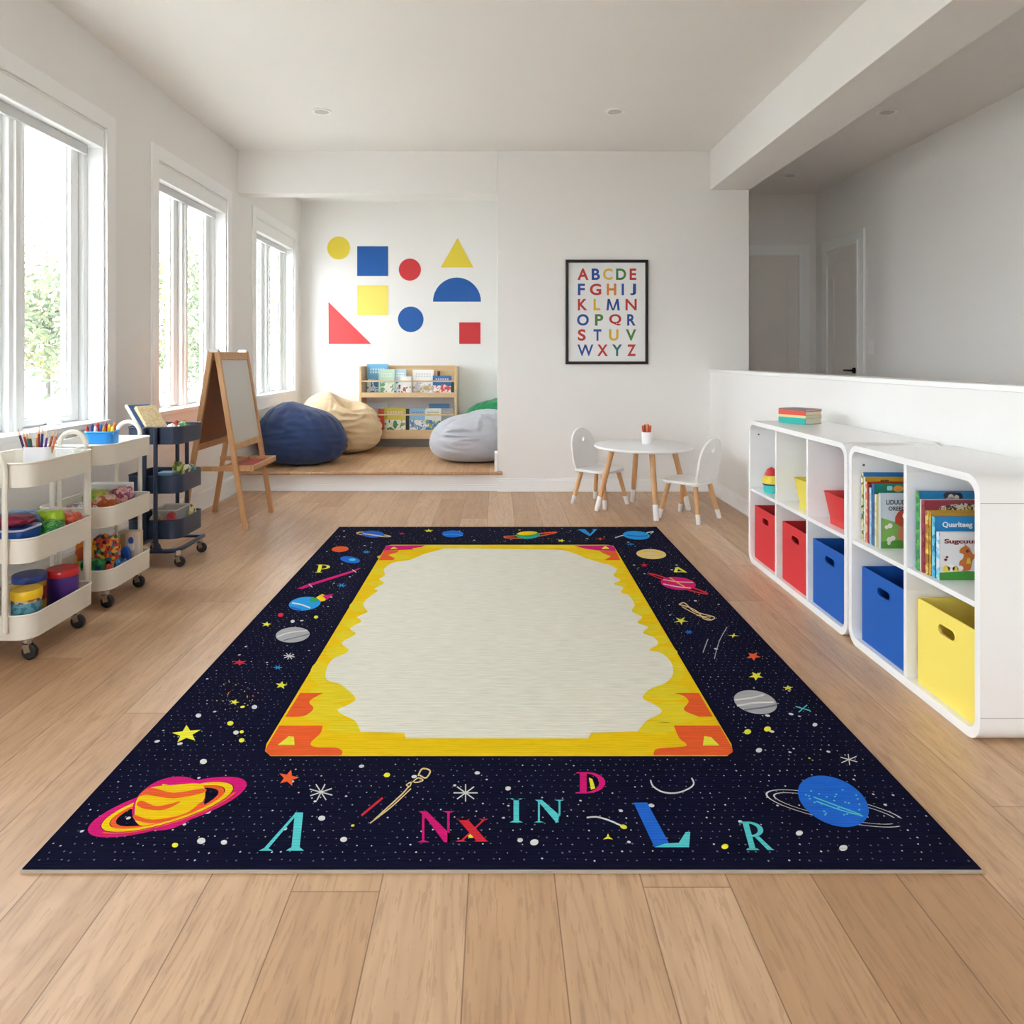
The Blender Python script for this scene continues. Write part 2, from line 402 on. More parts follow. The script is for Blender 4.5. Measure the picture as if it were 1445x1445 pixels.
# ------------------------------------------------------------------ windows in the left wall
def window(n, y0, y1):
    r = sempty('window_%d' % n, (LX, (y0+y1)/2, WZ0)); hw = (y1-y0)/2; H = WZ1-WZ0
    L = -.012
    b = MB(); cw = .085                                                 # casing on the room side
    b.prism([rrect(-hw-cw, -.10, hw+cw, H+cw, 0), rrect(-hw, 0, hw, H, 0)], 0, .013, mYZ)
    b.build('casing', M_trim, r, bevel=.002)
    b = MB(); b.box(-.13, .028, -hw-.02, hw+.02, -.006, .022); b.build('sill', M_trim, r, bevel=.004)
    b = MB()                                                            # jamb liner + stepped outer frame
    for (w, x0, x1, wb) in ((.012, -.10, 0, .004), (.045, -.175, -.085, .024), (.062, -.165, -.115, .034)):
        b.prism([rrect(-hw, 0, hw, H, 0), rrect(-hw+w, wb, hw-w, H-w, 0)], x0, x1, mYZ)
    b.box(-.175, -.075, -.045, .045, .02, H-.045); b.box(-.16, -.062, -.018, .018, .02, H-.045)
    b.build('window_frame', M_frame, r, bevel=.003)
    for (a, c) in ((-hw+.062, -.045), (.045, hw-.062)):
        b = MB(); b.prism([rrect(a, .03, c, H-.062, 0), rrect(a+.062, .062, c-.062, H-.124, 0)], -.155, -.105, mYZ)
        b.prism([rrect(a+.05, .055, c-.05, H-.112, 0), rrect(a+.078, .072, c-.078, H-.14, 0)], -.148, -.122, mYZ)
        sa = b.build('sash', M_frame, r, bevel=.003)
        MB().box(-.136, -.133, a+.07, c-.07, .066, H-.13).build('pane', M_glass, sa)
        b = MB(); m_ = (a+c)/2; b.box(-.10, -.06, m_-.03, m_+.03, .018, .034); b.tube([(-.075, m_-.02, .034), (-.06, m_+.02, .052), (-.058, m_+.07, .05)], .006, 8)
        b.build('crank_handle', M_frame, r)
    b = MB(); b.box(-.085, -.004, -hw+.004, hw-.004, H-.105, H-.006); b.build('blind_box', M_frame, r, bevel=.003)
    b = MB(); b.box(-.075, -.055, -hw+.02, hw-.06, H-.155, H-.105); b.build('blind_rail', mat('blind_fabric', (214, 216, 218), .7), r, bevel=.004)
    return r
for i, (a, c) in enumerate(WIN): window(i+1, a, c)

# ------------------------------------------------------------------ hallway doors, switch
def door(n, w, h, T, handle_side=1):
    """local: u across (0..w), v up, w out of the wall"""
    r = sempty('door_%d' % n)
    b = MB(); c = .10
    b.prism([[(-c, 0), (-c, h+c), (w+c, h+c), (w+c, 0), (w, 0), (w, h), (0, h), (0, 0)]], 0, .018, T); b.prism([[(-.012, 0), (-.012, h+.012), (w+.012, h+.012), (w+.012, 0), (w-.01, 0), (w-.01, h-.01), (.01, h-.01), (.01, 0)]], 0, .028, T)
    b.build('casing', M_trim, r, bevel=.002)
    b = MB(); b.prism([rrect(.01, .01, w-.01, h-.01, 0), rrect(.12, .22, w-.12, h-.13, 0)], .002, .012, T)
    b.prism([rrect(.12, .22, w-.12, h-.13, 0)], .001, .004, T)
    b.build('door_panel', mat('door_paint', (226, 223, 217), .5), r)
    b = MB(); hx = .06 if handle_side < 0 else w-.06
    b.prism([circ(hx, .945, .026, 20)], .012, .024, T); b.prism([rrect(min(hx, hx-handle_side*.11), .937, max(hx, hx-handle_side*.11), .953, .006)], .05, .06, T); b.prism([circ(hx, .945, .008, 12)], .012, .06, T)
    b.build('door_handle', M_black, r)
    return r
door(1, .80, 2.09, lambda u, v, w: (2.24+u, 7.11-w, v), -1)
door(2, .58, 2.09, lambda u, v, w: (RX-w, 6.26+u, v), -1)
o = thing('light_switch', 'white wall switch plate beside the hallway door', 'switch', (RX, 6.06, 1.15))
MB().box(-.006, 0, -.04, .04, -.06, .06).build('plate', M_trim, o, bevel=.002); MB().box(-.010, -.006, -.016, .016, -.03, .03).build('rocker', M_frame, o, bevel=.001)

for (x, y, lab) in ((-1.161, 4.72, 'round recessed ceiling light left, over the window side of the playroom'), (.793, 4.72, 'round recessed ceiling light on the playroom ceiling, above the alphabet poster'),
                    (2.61, 4.73, 'round recessed ceiling light in the hallway ceiling, nearer one'), (2.65, 6.39, 'small round recessed ceiling light at the far end of the hallway')):
    o = thing('ceiling_light', lab, 'ceiling light', (x, y, TOP), group='recessed ceiling lights')
    b = MB(); b.prism([circ(0, 0, .064, 40), circ(0, 0, .047, 40)], -.006, 0, mXY); b.build('trim_ring', M_trim, o)
    MB().lathe([(.0, -.0035), (.03, -.003), (.047, -.001)], 32).build('lens', mat('lamp_lens', (196, 194, 188), .35), o)

# ------------------------------------------------------------------ outside
M_conc = mat('pale_paving', (200, 198, 192), .9)
struct(MB().box(-70, LX-WT, -20, 90, -.6, -.5).build('ground', M_conc))
struct(MB().box(-20, 20, -30, REAR-.1, -.6, -.5).build('ground', M_conc))
M_leaf = [mat('leaf_yellow_green', (112, 112, 70), .8), mat('leaf_green', (90, 100, 76), .8), mat('leaf_olive', (116, 110, 84), .8)]
M_bark = mat('bark', (74, 70, 66), .9)
def tree(x, y, h, rad, mi, label, seed, name='garden_tree'):
    rn = random.Random(seed); o = thing(name, label, 'tree', (x, y, -.5), group='trees seen through the windows')
    b = MB(); b.tube([(0, 0, 0), (.05, 0, h*.3), (-.05, .1, h*.6), (.1, 0, h*.95)], [.07, .05, .03, .008], 8)
    tips = []
    for k in range(22):
        z = h*(.10+.75*rn.random()); a = rn.random()*2*PI; l = rad*(.6+.5*rn.random())
        p = [(0, 0, z), (l*.5*math.cos(a), l*.5*math.sin(a), z+l*.35), (l*math.cos(a+.3), l*math.sin(a+.3), z+l*.6)]
        b.tube(catmull(p, 3, False), [.022]+[.014]*2+[.010]*3+[.004], 5); tips += p[1:]
    b.build('trunk', M_bark, o)
    b = MB(); b.flat = True
    for k in range(2300):
        c = Vector(rn.choice(tips))+Vector((rn.gauss(0, rad*.22), rn.gauss(0, rad*.22), rn.gauss(0, rad*.24)))
        if c.z < .1: continue
        u = Vector((rn.gauss(0, 1), rn.gauss(0, 1), rn.gauss(0, 1))).normalized(); w = u.cross(Vector((rn.gauss(0, 1), rn.gauss(0, 1), rn.gauss(0, 1)))).normalized(); q = .07+.09*rn.random()
        b.add([c-u*q, c+w*q*.5, c+u*q, c-w*q*.5], [(0, 1, 2, 3)], 0)
    b.build('foliage', M_leaf[mi], o, smooth=0)
for args in ((-17.8, 28.2, 4.6, 2.0, 0, 'pale yellow-green tree beyond the paving, low in the nearest window', 1),
             (-13.2, 22.6, 4.0, 1.7, 1, 'green bushy tree behind the frame of the nearest window', 2),
             (-22.5, 35.5, 9.0, 2.4, 2, 'tall thin olive tree with bare upper branches in the nearest window', 3),
             (-14.8, 33, 6.5, 1.8, 0, 'yellow-green tree seen through the left pane of the middle window', 4),
             (-10.6, 25.5, 5.0, 1.6, 1, 'green tree seen through the right pane of the middle window', 5),
             (-10.4, 36, 7.0, 2.0, 2, 'distant olive tree seen through the window in the alcove', 6)):
    tree(*args)

# ------------------------------------------------------------------ rug
RZ = .008
RC = [rugmat('rug_navy', (13, 14, 38), .45), rugmat('rug_yellow', (228, 190, 20), .10), rugmat('rug_cream', (220, 217, 203), .10),
      rugmat('rug_orange', (228, 92, 44), .12), rugmat('rug_magenta', (204, 26, 112), .14), rugmat('rug_blue', (34, 100, 204), .14),
      rugmat('rug_cyan', (84, 196, 200), .14), rugmat('rug_lemon', (226, 222, 60), .12), rugmat('rug_white', (214, 214, 210), .14),
      rugmat('rug_grey', (168, 168, 170), .14), rugmat('rug_green', (46, 160, 90), .14), rugmat('rug_red', (206, 40, 56), .14),
      rugmat('rug_star_grey', (112, 114, 134), .2), rugmat('rug_edge', (176, 166, 150), .05), rugmat('rug_beige', (220, 196, 140), .12), rugmat('rug_gold', (222, 200, 40), .10), rugmat('rug_skyblue', (40, 150, 220), .14)]
NV, YL, CR, OR_, MG, BL, CY, LM, WH, GR, GN, RD, SG, ED, BE, GD, SK = range(17)
rug = MB()
def RP(px, py):
    Y = (EYE-RZ)*1000/(py-505); return ((px-700)*Y/1000, Y)
LAY = [0]
RX0, RX1, RY0, RY1 = -.975, .998, 1.452, 4.405
rug.box(RX0, RX1, RY0, RY1, .001, .007, ED)
rug.prism([rrect(RX0+.001, RY0+.0025, RX1-.001, RY1-.001, .002)], .007, RZ, mXY, NV)
def art(pts, mi, lay=1, holes=()):
    z = RZ+.00012*lay
    rug.prism([[RP(*p) for p in pts]]+[[RP(*p) for p in h] for h in holes], z, z, mXY, mi)
def line(pts, w, mi, lay=3, smooth=True):
    """a drawn stroke of pixel width w laid on the rug"""
    if smooth and len(pts) > 2: pts = catmull(pts, 5, False)
    z = RZ+.00012*lay; n = len(pts); vs = []
    for i, p in enumerate(pts):
        a = pts[max(0, i-1)]; c = pts[min(n-1, i+1)]; dx, dy = c[0]-a[0], c[1]-a[1]; l = math.hypot(dx, dy) or 1
        for sgn in (-1, 1): vs.append((*RP(p[0]-sgn*dy/l*w/2, p[1]+sgn*dx/l*w/2), z))
    rug.add(vs, [(2*i, 2*i+1, 2*i+3, 2*i+2) for i in range(n-1)], mi)
def ell(cx, cy, rx, ry, ang=0, n=36): return circ(cx, cy, rx, n, ry, math.radians(ang))
def ring(cx, cy, a, b, th, ang, mi, t0=0, t1=360, lay=2, k=None):
    """elliptical band; th = band width at the ansa as a share of a"""
    A = math.radians(ang); n = max(8, int((t1-t0)/8)); z = RZ+.00012*lay; vs = []
    for i in range(n+1):
        t = math.radians(t0+(t1-t0)*i/n)
        for q in (1, 1-th):
            x, y = a*q*math.cos(t), b*(1-(1-q)*1.15)*math.sin(t); vs.append((*RP(cx+x*math.cos(A)-y*math.sin(A), cy+x*math.sin(A)+y*math.cos(A)), z))
    rug.add(vs, [(2*i, 2*i+1, 2*i+3, 2*i+2) for i in range(n)], mi)
def star(cx, cy, r, mi, n=5, rot=-90, asp=.62, inner=.42, lay=3, skew=0):
    p = []
    for i in range(2*n):
        q = r if i % 2 == 0 else r*inner; t = math.radians(rot+180*i/n); y = q*math.sin(t)*asp; p.append((cx+q*math.cos(t)-skew*y, cy+y))
    art(p, mi, lay)
def aster(cx, cy, r, mi, w=1.6, n=4, asp=.72, rot=0):
    for i in range(n):
        t = math.radians(rot+180*i/n); dx, dy = r*math.cos(t), r*asp*math.sin(t); line([(cx-dx, cy-dy), (cx+dx, cy+dy)], w, mi, 3)
f8 = lambda L: [(300+x*.2353, 740+y*.2353) for x, y in L]
f7 = lambda L: [(860+x*.263, 830+y*.263) for x, y in L]
f4 = lambda L: [(400+x*.2215, 730+y*.2215) for x, y in L]
f5 = lambda L: [(700+x*.2353, 730+y*.2353) for x, y in L]
# yellow field with cream scalloped centre
art([(545.5, 770), (552, 768.8), (858, 768.8), (865, 770), (867, 772), (1032, 1050), (1034, 1060), (1026, 1067), (382, 1067), (374, 1060), (376, 1050), (543.5, 773)], YL, 1)
LB = [(628,774),(599,782),(579,790),(555,794),(542,803),(543,812),(535,817.5),(542,823),(528.5,831),(533,834),(523,841),(513,851),(515,858.5),(518.5,864),(504,871),(510,877),(494,887),(502,895),(482,907),(492,919),(469,930.6),(460,947),(462,960),(479,965),(490,973),(502,986),(493,994),(476.5,1002),(488,1010.6),(502,1018),(509,1033)]
RB = [(899.5,1032.5),(912.6,1017),(933.6,1005),(923,994),(907,985),(918,972),(939,964),(949.5,951),(947,935),(933.6,922),(916.5,917),(928.4,909),(923,900),(907,893),(914,885),(899.5,878.6),(906,871),(891.6,863),(895.5,854),(888,840.6),(876.5,836),(879,829),(866,824),(876,819),(866,812),(870.6,804),(862,798),(850.6,795),(827,788),(818,784),(801,778),(782,776),(700,774.7)]
art(catmull(LB, 4, False)+[(570,1034),(573,1042),(830,1042),(834,1034)]+catmull(RB, 4, False), CR, 4)
for (cx, cy, rx, ry) in ((556,786,24,4),(536,806,12,5),(532,824,12,4),(508,856,15,8),(497,880,15,7),(488,897,15,7),(476,921,17,9),(452,950,14,16),(470,978,34,13),(455,1004,36,14),
                         (846,785,26,4),(868,806,12,5),(874,826,12,4),(893,846,12,8),(906,862,14,7),(916,887,16,7),(928,903,16,7),(938,921,18,8),(954,948,12,14),(940,977,34,12),(950,1006,38,15),
                         (490,1026,30,9),(925,1027,30,9),(640,771.8,50,2),(760,771.8,60,2)):
    art(ell(cx, cy, rx, ry, 0, 20), GD, 2)
cat = lambda L: catmull(L, 5, False)
art(f8([(400,1207)]+cat([(660,1207),(645,1255),(590,1308),(612,1335),(740,1340),(778,1362),(770,1387)])+cat([(350,1388),(317,1360),(330,1325)])), OR_, 5)
art(f8([(525,1012)]+cat([(665,1012),(600,1045),(580,1070),(605,1105),(560,1145),(500,1155),(435,1155)])), OR_, 5)
art(f8([(390,1325),(455,1272),(488,1275),(492,1325)]), LM, 6)
art(f7([(590,738)]+cat([(655,850),(660,880),(630,898)])+cat([(237,898),(240,875),(270,860),(400,850),(410,835),(375,805),(345,738)])), OR_, 5)
art(f7([(480,563),(555,690)]+cat([(480,690),(415,665),(400,645),(425,610),(400,580),(345,563)])), OR_, 5)
art(f7([(502,845),(508,795),(545,800),(590,845)]), LM, 6)
art(f4([(652,180),(905,178),(880,190),(820,198),(825,206),(640,212)]), MG, 5)
art(f4([(640,212),(740,212),(720,225),(668,240),(710,262),(700,273),(606,274)]), OR_, 5)
art(f4([(680,203),(702,188),(728,200)]), LM, 6)
art(f5([(465,170),(690,168),(712,182),(720,203),(620,200),(540,190)]), MG, 5)
art(f5([(620,203),(720,203),(745,257),(650,257),(688,235),(640,215)]), OR_, 5)
art(f5([(632,190),(655,172),(682,190)]), LM, 6)
# star field
rr = random.Random(3); y = RY0+.03
IX0, IX1, IY0, IY1 = -.64, .66, 1.86, 4.02
rowi = 0
while y < RY1-.02:
    x = RX0+.02+(rowi % 2)*.013
    while x < RX1-.015:
        if not (IX0 < x < IX1 and IY0 < y < IY1) and rr.random() < .9:
            cx, cy = x+rr.uniform(-.006, .006), y+rr.uniform(-.004, .004); q = rr.choice((.0014, .0017, .0020, .0026)); z = RZ+.00012
            rug.add([(cx-q, cy, z), (cx, cy-q*1.1, z), (cx+q, cy, z), (cx, cy+q*1.1, z)], [(0, 1, 2, 3)], SG if rr.random() < .8 else WH)
        x += .022
    y += .023; rowi += 1
for k in range(230):
    x, y = rr.uniform(RX0+.03, RX1-.03), rr.uniform(RY0+.04, RY1-.04)
    if IX0-.01 < x < IX1+.01 and IY0-.03 < y < IY1+.03: continue
    q = rr.choice((.003, .004, .005, .007)); mi = rr.choice((WH,)*11+(LM,))
    rug.prism([circ(x, y, q, 10)], RZ+.0002, RZ+.0002, mXY, mi)
# big ringed planet, near left
ring(236, 1139, 117, 27, .16, -17, MG, 0, 360, 2); ring(236, 1139, 97, 22, .12, -17, YL, 0, 360, 3); ring(236, 1139, 84, 19, .10, -17, OR_, 0, 360, 3); ring(236, 1139, 74, 16, .10, -17, NV, 0, 360, 3)
art(ell(238, 1134, 54, 35, -22), MG, 4)
art(catmull([(190,1148),(194,1127),(212,1112),(245,1108),(280,1106),(289,1114),(287,1130),(270,1146),(240,1158),(205,1166),(192,1160)], 4), YL, 5)
for p in ([(196,1124),(212,1112),(245,1119),(286,1113),(287,1119),(245,1127),(208,1122)], [(193,1136),(200,1130),(222,1138),(255,1131),(232,1143),(205,1142)], [(189,1150),(215,1157),(260,1149),(283,1133),(287,1138),(262,1154),(218,1162),(192,1158)]): art(catmull(p, 4), OR_, 6)
for p in ([(229,1108),(255,1112),(280,1108)],): line(p, 3, YL, 6)
ring(236, 1139, 97, 22, .11, -17, YL, 12, 165, 8); ring(236, 1139, 86, 19.5, .05, -17, OR_, 12, 165, 9); ring(236, 1139, 106, 24.5, .05, -17, OR_, 20, 160, 8)
# blue planet with drawn rings, near right
for (a, b2) in ((101, 17), (90, 13)): ring(1179, 1141, a, b2, .028, 12, WH, 20, 340, 3)
art(ell(1176, 1131, 53, 32, 24), BL, 4)
for p in ([(1148,1125),(1180,1137),(1215,1150)], [(1152,1131),(1185,1143),(1218,1152)]): line(p, 1.6, CY, 5)
for k in range(26):
    t = rr.random()*2*PI; q = math.sqrt(rr.random())*.85; art(ell(1176+50*q*math.cos(t), 1131+26*q*math.sin(t)+8*q*math.cos(t), 1.6, 1, 0, 8), CY, 5)
# serif letters
def serif(ch, x0, x1, yt, yb, mi, slant=0, lay=6, mi2=None):
    P = {'I': [[(.32,0),(.68,0),(.68,1),(.32,1)], [(.05,0),(.95,0),(.68,.08),(.32,.08)], [(.05,1),(.95,1),(.68,.92),(.32,.92)]],
         'N': [[(.14,0),(.20,0),(.20,.95),(.14,.95)], [(.02,0),(.34,0),(.20,.06),(.14,.06)], [(.04,1),(.26,1),(.86,0),(.78,0),(.14,.92)], [(.80,0),(.86,0),(.86,.95),(.80,.95)], [(.66,1),(1,1),(.86,.94),(.80,.94)], [(.26,1),(.86,.28),(.86,0),(.72,0),(.14,.95)]],
         'X': [[(.05,1),(.36,1),(.98,0),(.66,0)], [(.86,1),(.93,1),(.20,0),(.12,0)], [(.0,1),(.45,1),(.36,.94),(.09,.94)], [(.70,1),(1,1),(.93,.94),(.80,.94)], [(.0,0),(.34,0),(.24,.06),(.1,.06)], [(.55,0),(1,0),(.94,.06),(.66,.06)]],
         'L': [[(.0,1),(.24,1),(.63,.08),(.62,0),(.37,0)], [(.37,0),(.98,0),(1,.34),(.92,.34),(.80,.10),(.55,.08)]],
         'A': [[(.80,1),(.98,1),(.90,.05),(.72,.05)], [(.82,1),(.88,1),(.2,.04),(.10,.04)], [(.0,0),(.32,0),(.22,.06),(.1,.06)], [(.60,0),(1,0),(.92,.08),(.70,.08)]],
         'V': [[(0,1),(.38,1),(.68,.1),(.66,0),(.55,0)], [(.66,0),(.98,1),(.84,1),(.60,.12)], [(.7,1),(1,1),(.96,.9),(.82,.9)]]}
    w, h = x1-x0, yb-yt
    T = lambda u, v: (x0+u*w+slant*v, yb-v*h)
    if ch in P:
        for k, poly in enumerate(P[ch]): art([T(u, v) for u, v in poly], mi2 if (mi2 is not None and k == 1) else mi, lay+(k % 2))
        return
    bowl = {'D': (.30, 0, 1, .62), 'R': (.30, .46, 1, .50), 'P': (.30, .40, 1, .55)}[ch]; s, v0, v1, bw = bowl
    art([T(*p) for p in ((.14, 0), (.36, 0), (.36, 1), (.14, 1))], mi, lay)
    for vb in (0, .94): art([T(*p) for p in ((0, vb), (.5 if ch != 'D' else .4, vb), (.42, vb+.06), (.06, vb+.06))], mi, lay+1)
    out = [(.34, v1)]+[(.34+bw*math.sin(t), (v0+v1)/2+(v1-v0)/2*math.cos(t)) for t in [PI*i/14 for i in range(1, 14)]]+[(.34, v0)]
    inn = [(.34, v1-.07)]+[(.34+(bw-.2)*math.sin(t), (v0+v1)/2+((v1-v0)/2-.07)*math.cos(t)) for t in [PI*i/14 for i in range(1, 14)]]+[(.34, v0+.07)]
    art([T(*p) for p in out]+[T(*p) for p in reversed(inn)], mi, lay+2)
    if ch == 'R': art([T(*p) for p in ((.44, .48), (.62, .48), (.98, .04), (1.06, 0), (.80, 0))], mi, lay+1)
serif('A', 365, 429, 1147, 1201, CY); serif('N', 588, 642, 1145, 1189, MG); serif('X', 643, 689, 1156, 1188, RD)
serif('I', 718, 739, 1127, 1161, CY); serif('N', 753, 797, 1129, 1161, CY); serif('D', 812, 856, 1090, 1120, MG); art([(831,1098),(836,1100),(840,1113),(834,1115)], LM, 9)
serif('L', 894, 974, 1133, 1196, BL, mi2=CY); serif('R', 1053, 1091, 1160, 1200, CY, slant=-11); serif('P', 444, 466, 797, 808, LM, slant=3)
art([(951,807),(953,801),(957,800),(970,808),(966,808),(957,803),(955,808)], LM, 4); serif('V', 815, 843, 747, 756, SK)
line([(951,807),(965,807)], 1, LM, 5)
# small drawings
star(263, 1036, 21, LM, rot=-100, skew=.3); star(407, 1098, 15, OR_, asp=.8, rot=-75); star(397, 967, 9, LM, rot=-80); star(331, 966+25, 7, LM, rot=-70)
star(376, 881, 7.5, LM, rot=-80, asp=.5); star(1063, 926, 11, OR_, asp=.6, rot=-60); star(1067, 954, 11, LM, asp=.6, rot=-50); star(1112, 971, 8, LM, asp=.5, rot=-20)
star(961, 876, 11, LM, asp=.55, rot=-60, inner=.3); star(605, 749, 7, LM, asp=.35); star(567, 753, 5, RD, asp=.35); star(792, 763, 6, LM, asp=.4, rot=-70); star(847, 760.5, 8, OR_, asp=.3, inner=.25, n=4)
star(909, 797.5, 7, RD, asp=.5, inner=.3); star(1035, 897, 9, LM, asp=.4, inner=.25, n=4, rot=10); star(338, 935, 12, RD, asp=.4, inner=.35, n=6)
aster(453, 1118, 17, WH, rot=20); aster(657, 1119, 17, WH, rot=0); aster(408, 926, 8, WH, 1.2, asp=.6, rot=15); aster(1198, 1072, 13, WH, 1.3, n=3, asp=.6, rot=25); aster(482, 826, 6, SK, 1, n=3, asp=.5); aster(1133, 1000, 12, CY, 1.4, n=2, asp=.5, rot=30)
aster(517, 779, 5, SK, 1, n=3, asp=.4); aster(890, 768, 5, SK, 1, n=2, asp=.4); aster(392, 942, 6, SK, 1.2, n=3, asp=.5); aster(972, 892, 5, BL, 1.5, n=3, asp=.6)
art(ell(413, 896, 24, 10.8, -4), GR, 4); line([(391,899),(408,893),(434,890)], 1.6, WH, 5); line([(400,904),(420,899),(436,895)], 1.3, SG, 5)
art(ell(1066, 991, 31, 16, 12), GR, 4)
for p, c in (([(1037,988),(1060,985),(1078,981)], WH), ([(1040,996),(1066,992),(1092,991)], WH), ([(1050,1002),(1075,999),(1096,995)], SG)): line(p, 2.4, c, 5)
art(ell(430, 852, 22.5, 9.5, -6), SK, 4); line([(412,851),(424,853),(438,858)], 2, WH, 5); line([(410,857),(425,861)], 2.5, BL, 5); art(ell(443, 847, 6, 3.5, 0, 14), GN, 6)
art([(446,843),(455,838),(463,843),(458,848),(452,849)], YL, 3); art([(455,841),(471,838),(461,847)], MG, 4)
art([(419,831),(433,825),(504,803),(509,801),(507,803),(497,808),(441,826),(428,831)], MG, 4); line([(436,824),(441,829)], 1, WH, 5); line([(497,804),(503,808)], 1, WH, 5)
art(ell(480, 775, 12, 4, -3), OR_, 4); art(ell(494, 790, 14, 4.6, 8), BL, 4); art(ell(497, 790, 5, 1.8, 0, 12), CY, 5)
line([(503,752),(515,751),(548,756),(547,757.5),(520,756),(503,753)], 1.2, BE, 3); art(ell(526, 753.8, 16, 4.8, 2), BL, 4); line([(512,753),(540,757)], 1.4, BE, 5)
art(ell(639, 753.5, 15, 4.8, 0), BL, 4); line([(626,755),(640,754),(653,756)], 1, SK, 5)
line([(711,757),(730,756),(782,751),(779,753),(745,759),(715,759),(711,757)], 1.3, OR_, 3); art(ell(745, 755, 17, 5.6, -2), GN, 4); art(ell(744, 752.6, 14, 2.6, -3), YL, 5); line([(733,758),(745,759),(758,757)], 1.6, SK, 5)
line([(868,759),(877,756),(884,755)], 1.2, WH, 3); line([(912,752),(922,750),(918,753)], 1.2, WH, 3); art(ell(898, 755.5, 19, 6, 4), SK, 4); line([(884,755),(900,757),(914,756)], 1.6, BL, 5)
art(ell(919, 782, 21, 7, 3), BE, 4); line([(901,780),(918,778),(935,781)], 1.6, YL, 5); line([(903,785),(920,784),(938,785)], 1.6, GD, 5)
line([(914,809),(925,811),(940,816),(985,832),(999,838),(985,836),(970,832)], 1.8, RD, 3); line([(914,809),(930,816),(945,820)], 1.2, RD, 3); art(ell(957, 823.5, 25, 9, 6), MG, 4)
for p, c in (([(936,818),(955,821),(978,822)], BE), ([(936,824),(955,828),(975,830)], WH), ([(945,815),(957,823),(966,828)], YL)): line(p, 1.2, c, 5)
line([(958,853),(966,851),(978,862),(990,866),(1008,871),(1003,875),(993,873),(985,864),(972,857),(958,853)], 1.4, BE, 3); line([(962,856),(985,868),(1003,871)], 1.1, BE, 3); line([(983,868),(1003,874)], 1.1, BE, 3)
# pencil outline, comet, crescent on the near border
line([(528,1157),(541,1145),(566,1122),(577,1110)], 1.8, BE, 3); line([(522,1162),(552,1139),(580,1113)], 1.6, BE, 3); line([(510,1151),(522,1141),(540,1126)], 3, RD, 3)
line([(573,1108),(580,1104),(578,1110),(573,1108)], 1.6, BE, 4); line([(582,1104),(590,1098),(597,1101),(590,1104),(584,1104)], 1.6, BE, 4); line([(590,1095),(596,1085),(607,1088),(601,1098),(592,1094)], 2, BE, 4)
line([(828,1154),(842,1153),(860,1158),(878,1166)], 2.2, WH, 3); art(ell(880, 1167, 5, 3, 15, 14), LM, 4); star(858, 1182, 8, LM, n=3, asp=.7, inner=.3)
line([(918,1101),(922,1110),(936,1118),(955,1119),(972,1113),(979,1106),(976,1098)], 2, WH, 3)
line([(992,921),(997,907),(999,902)], 1.4, GR, 3); line([(1008,930),(1015,905),(1026,885)], 1.2, GR, 3)
for (x, y2, q, c) in ((325,1021,4.5,LM),(341,1033,3,LM),(341,1045,4,LM),(247,1193,4.5,LM),(284,1187,6,WH),(316,1189,4.5,WH),(287,1075,5,WH),(485,1185,5,WH),(454,1155,5,WH),(754,1189,6,WH),(734,1186,4,WH),(1190,1197,6,WH),(1128,1176,5,WH),(1023,1195,5,LM),(546,1094,4.5,LM),(717,1113,4,WH),(1055,1033,5,LM),(1083,1029,5,LM),(1071,1059,4.5,WH),(1150,1023,3.5,WH),(396,868,4,RD),(413,877,3,WH),(446,871,3,LM),(280,1010,4,WH),(333,1034,4,WH),(359,998,4,WH)):
    art(ell(x, y2, q, q*.72, -10, 12), c, 6)
for k in range(40):
    t = rr.random()*2*PI; q = rr.choice((14, 22, 30)); art(ell(335+q*math.cos(t), 983+q*.75*math.sin(t), .9, .7, 0, 6), rr.choice((RD, OR_, LM, SG)), 3)
rug.flat = True
o = rug.build('area_rug', RC, smooth=0)
tag(o, 'navy rug printed with planets, stars and letters around a cream centre', 'rug')

# ------------------------------------------------------------------ wall shapes in the alcove
def sticker(loops, m, label, name):
    b = MB(); q = lambda L: [((x-700)*AY/1000, EYE-(y-505)*AY/1000) for x, y in L]
    tag(b.prism([q(loops)], AY-.003, AY, mXZ).build(name, m), label, 'wall decal', 'geometric shapes on the alcove wall')
D_Y = mat('decal_yellow', (226, 204, 62), .6); D_Y2 = mat('decal_light_yellow', (238, 220, 104), .6); D_B = mat('decal_blue', (0, 84, 164), .55); D_R = mat('decal_red', (204, 44, 50), .55); D_R2 = mat('decal_coral_red', (224, 70, 74), .55)
sticker(circ(478, 350, 16.2, 48), D_Y, 'yellow circle on the alcove wall, top left of the shapes', 'circle_decal')
sticker([(504, 347.5), (547.8, 347.5), (547.8, 389.5), (504, 389.5)], D_B, 'blue square on the alcove wall above the yellow square', 'square_decal')
sticker(circ(578.4, 380.5, 15.6, 48), D_R, 'red circle on the alcove wall right of the blue square', 'circle_decal')
sticker([(645.5, 336), (668, 377.5), (622, 377.5)], D_Y, 'yellow triangle on the alcove wall above the blue half circle', 'triangle_decal')
sticker([(504, 402.5), (548, 402.5), (548, 444.7), (504, 444.7)], D_Y2, 'pale yellow square on the alcove wall under the blue square', 'square_decal')
sticker([(611, 425.7)]+[(644.8-33.8*math.cos(t), 425.7-34*math.sin(t)) for t in [PI*i/32 for i in range(1, 32)]]+[(678.6, 425.7)], D_B, 'blue half circle on the alcove wall under the yellow triangle', 'half_circle_decal')
sticker(circ(579.6, 450.6, 18, 48), D_B, 'blue circle on the alcove wall below the red circle', 'circle_decal')
sticker([(463.5, 426), (523.6, 485.3), (463.8, 485.3)], D_R2, 'red right-angled triangle on the alcove wall, lower left of the shapes', 'triangle_decal')
sticker([(648, 455), (678, 455), (678, 485.2), (648, 485.2)], D_R, 'red square on the alcove wall, lower right of the shapes', 'square_decal')

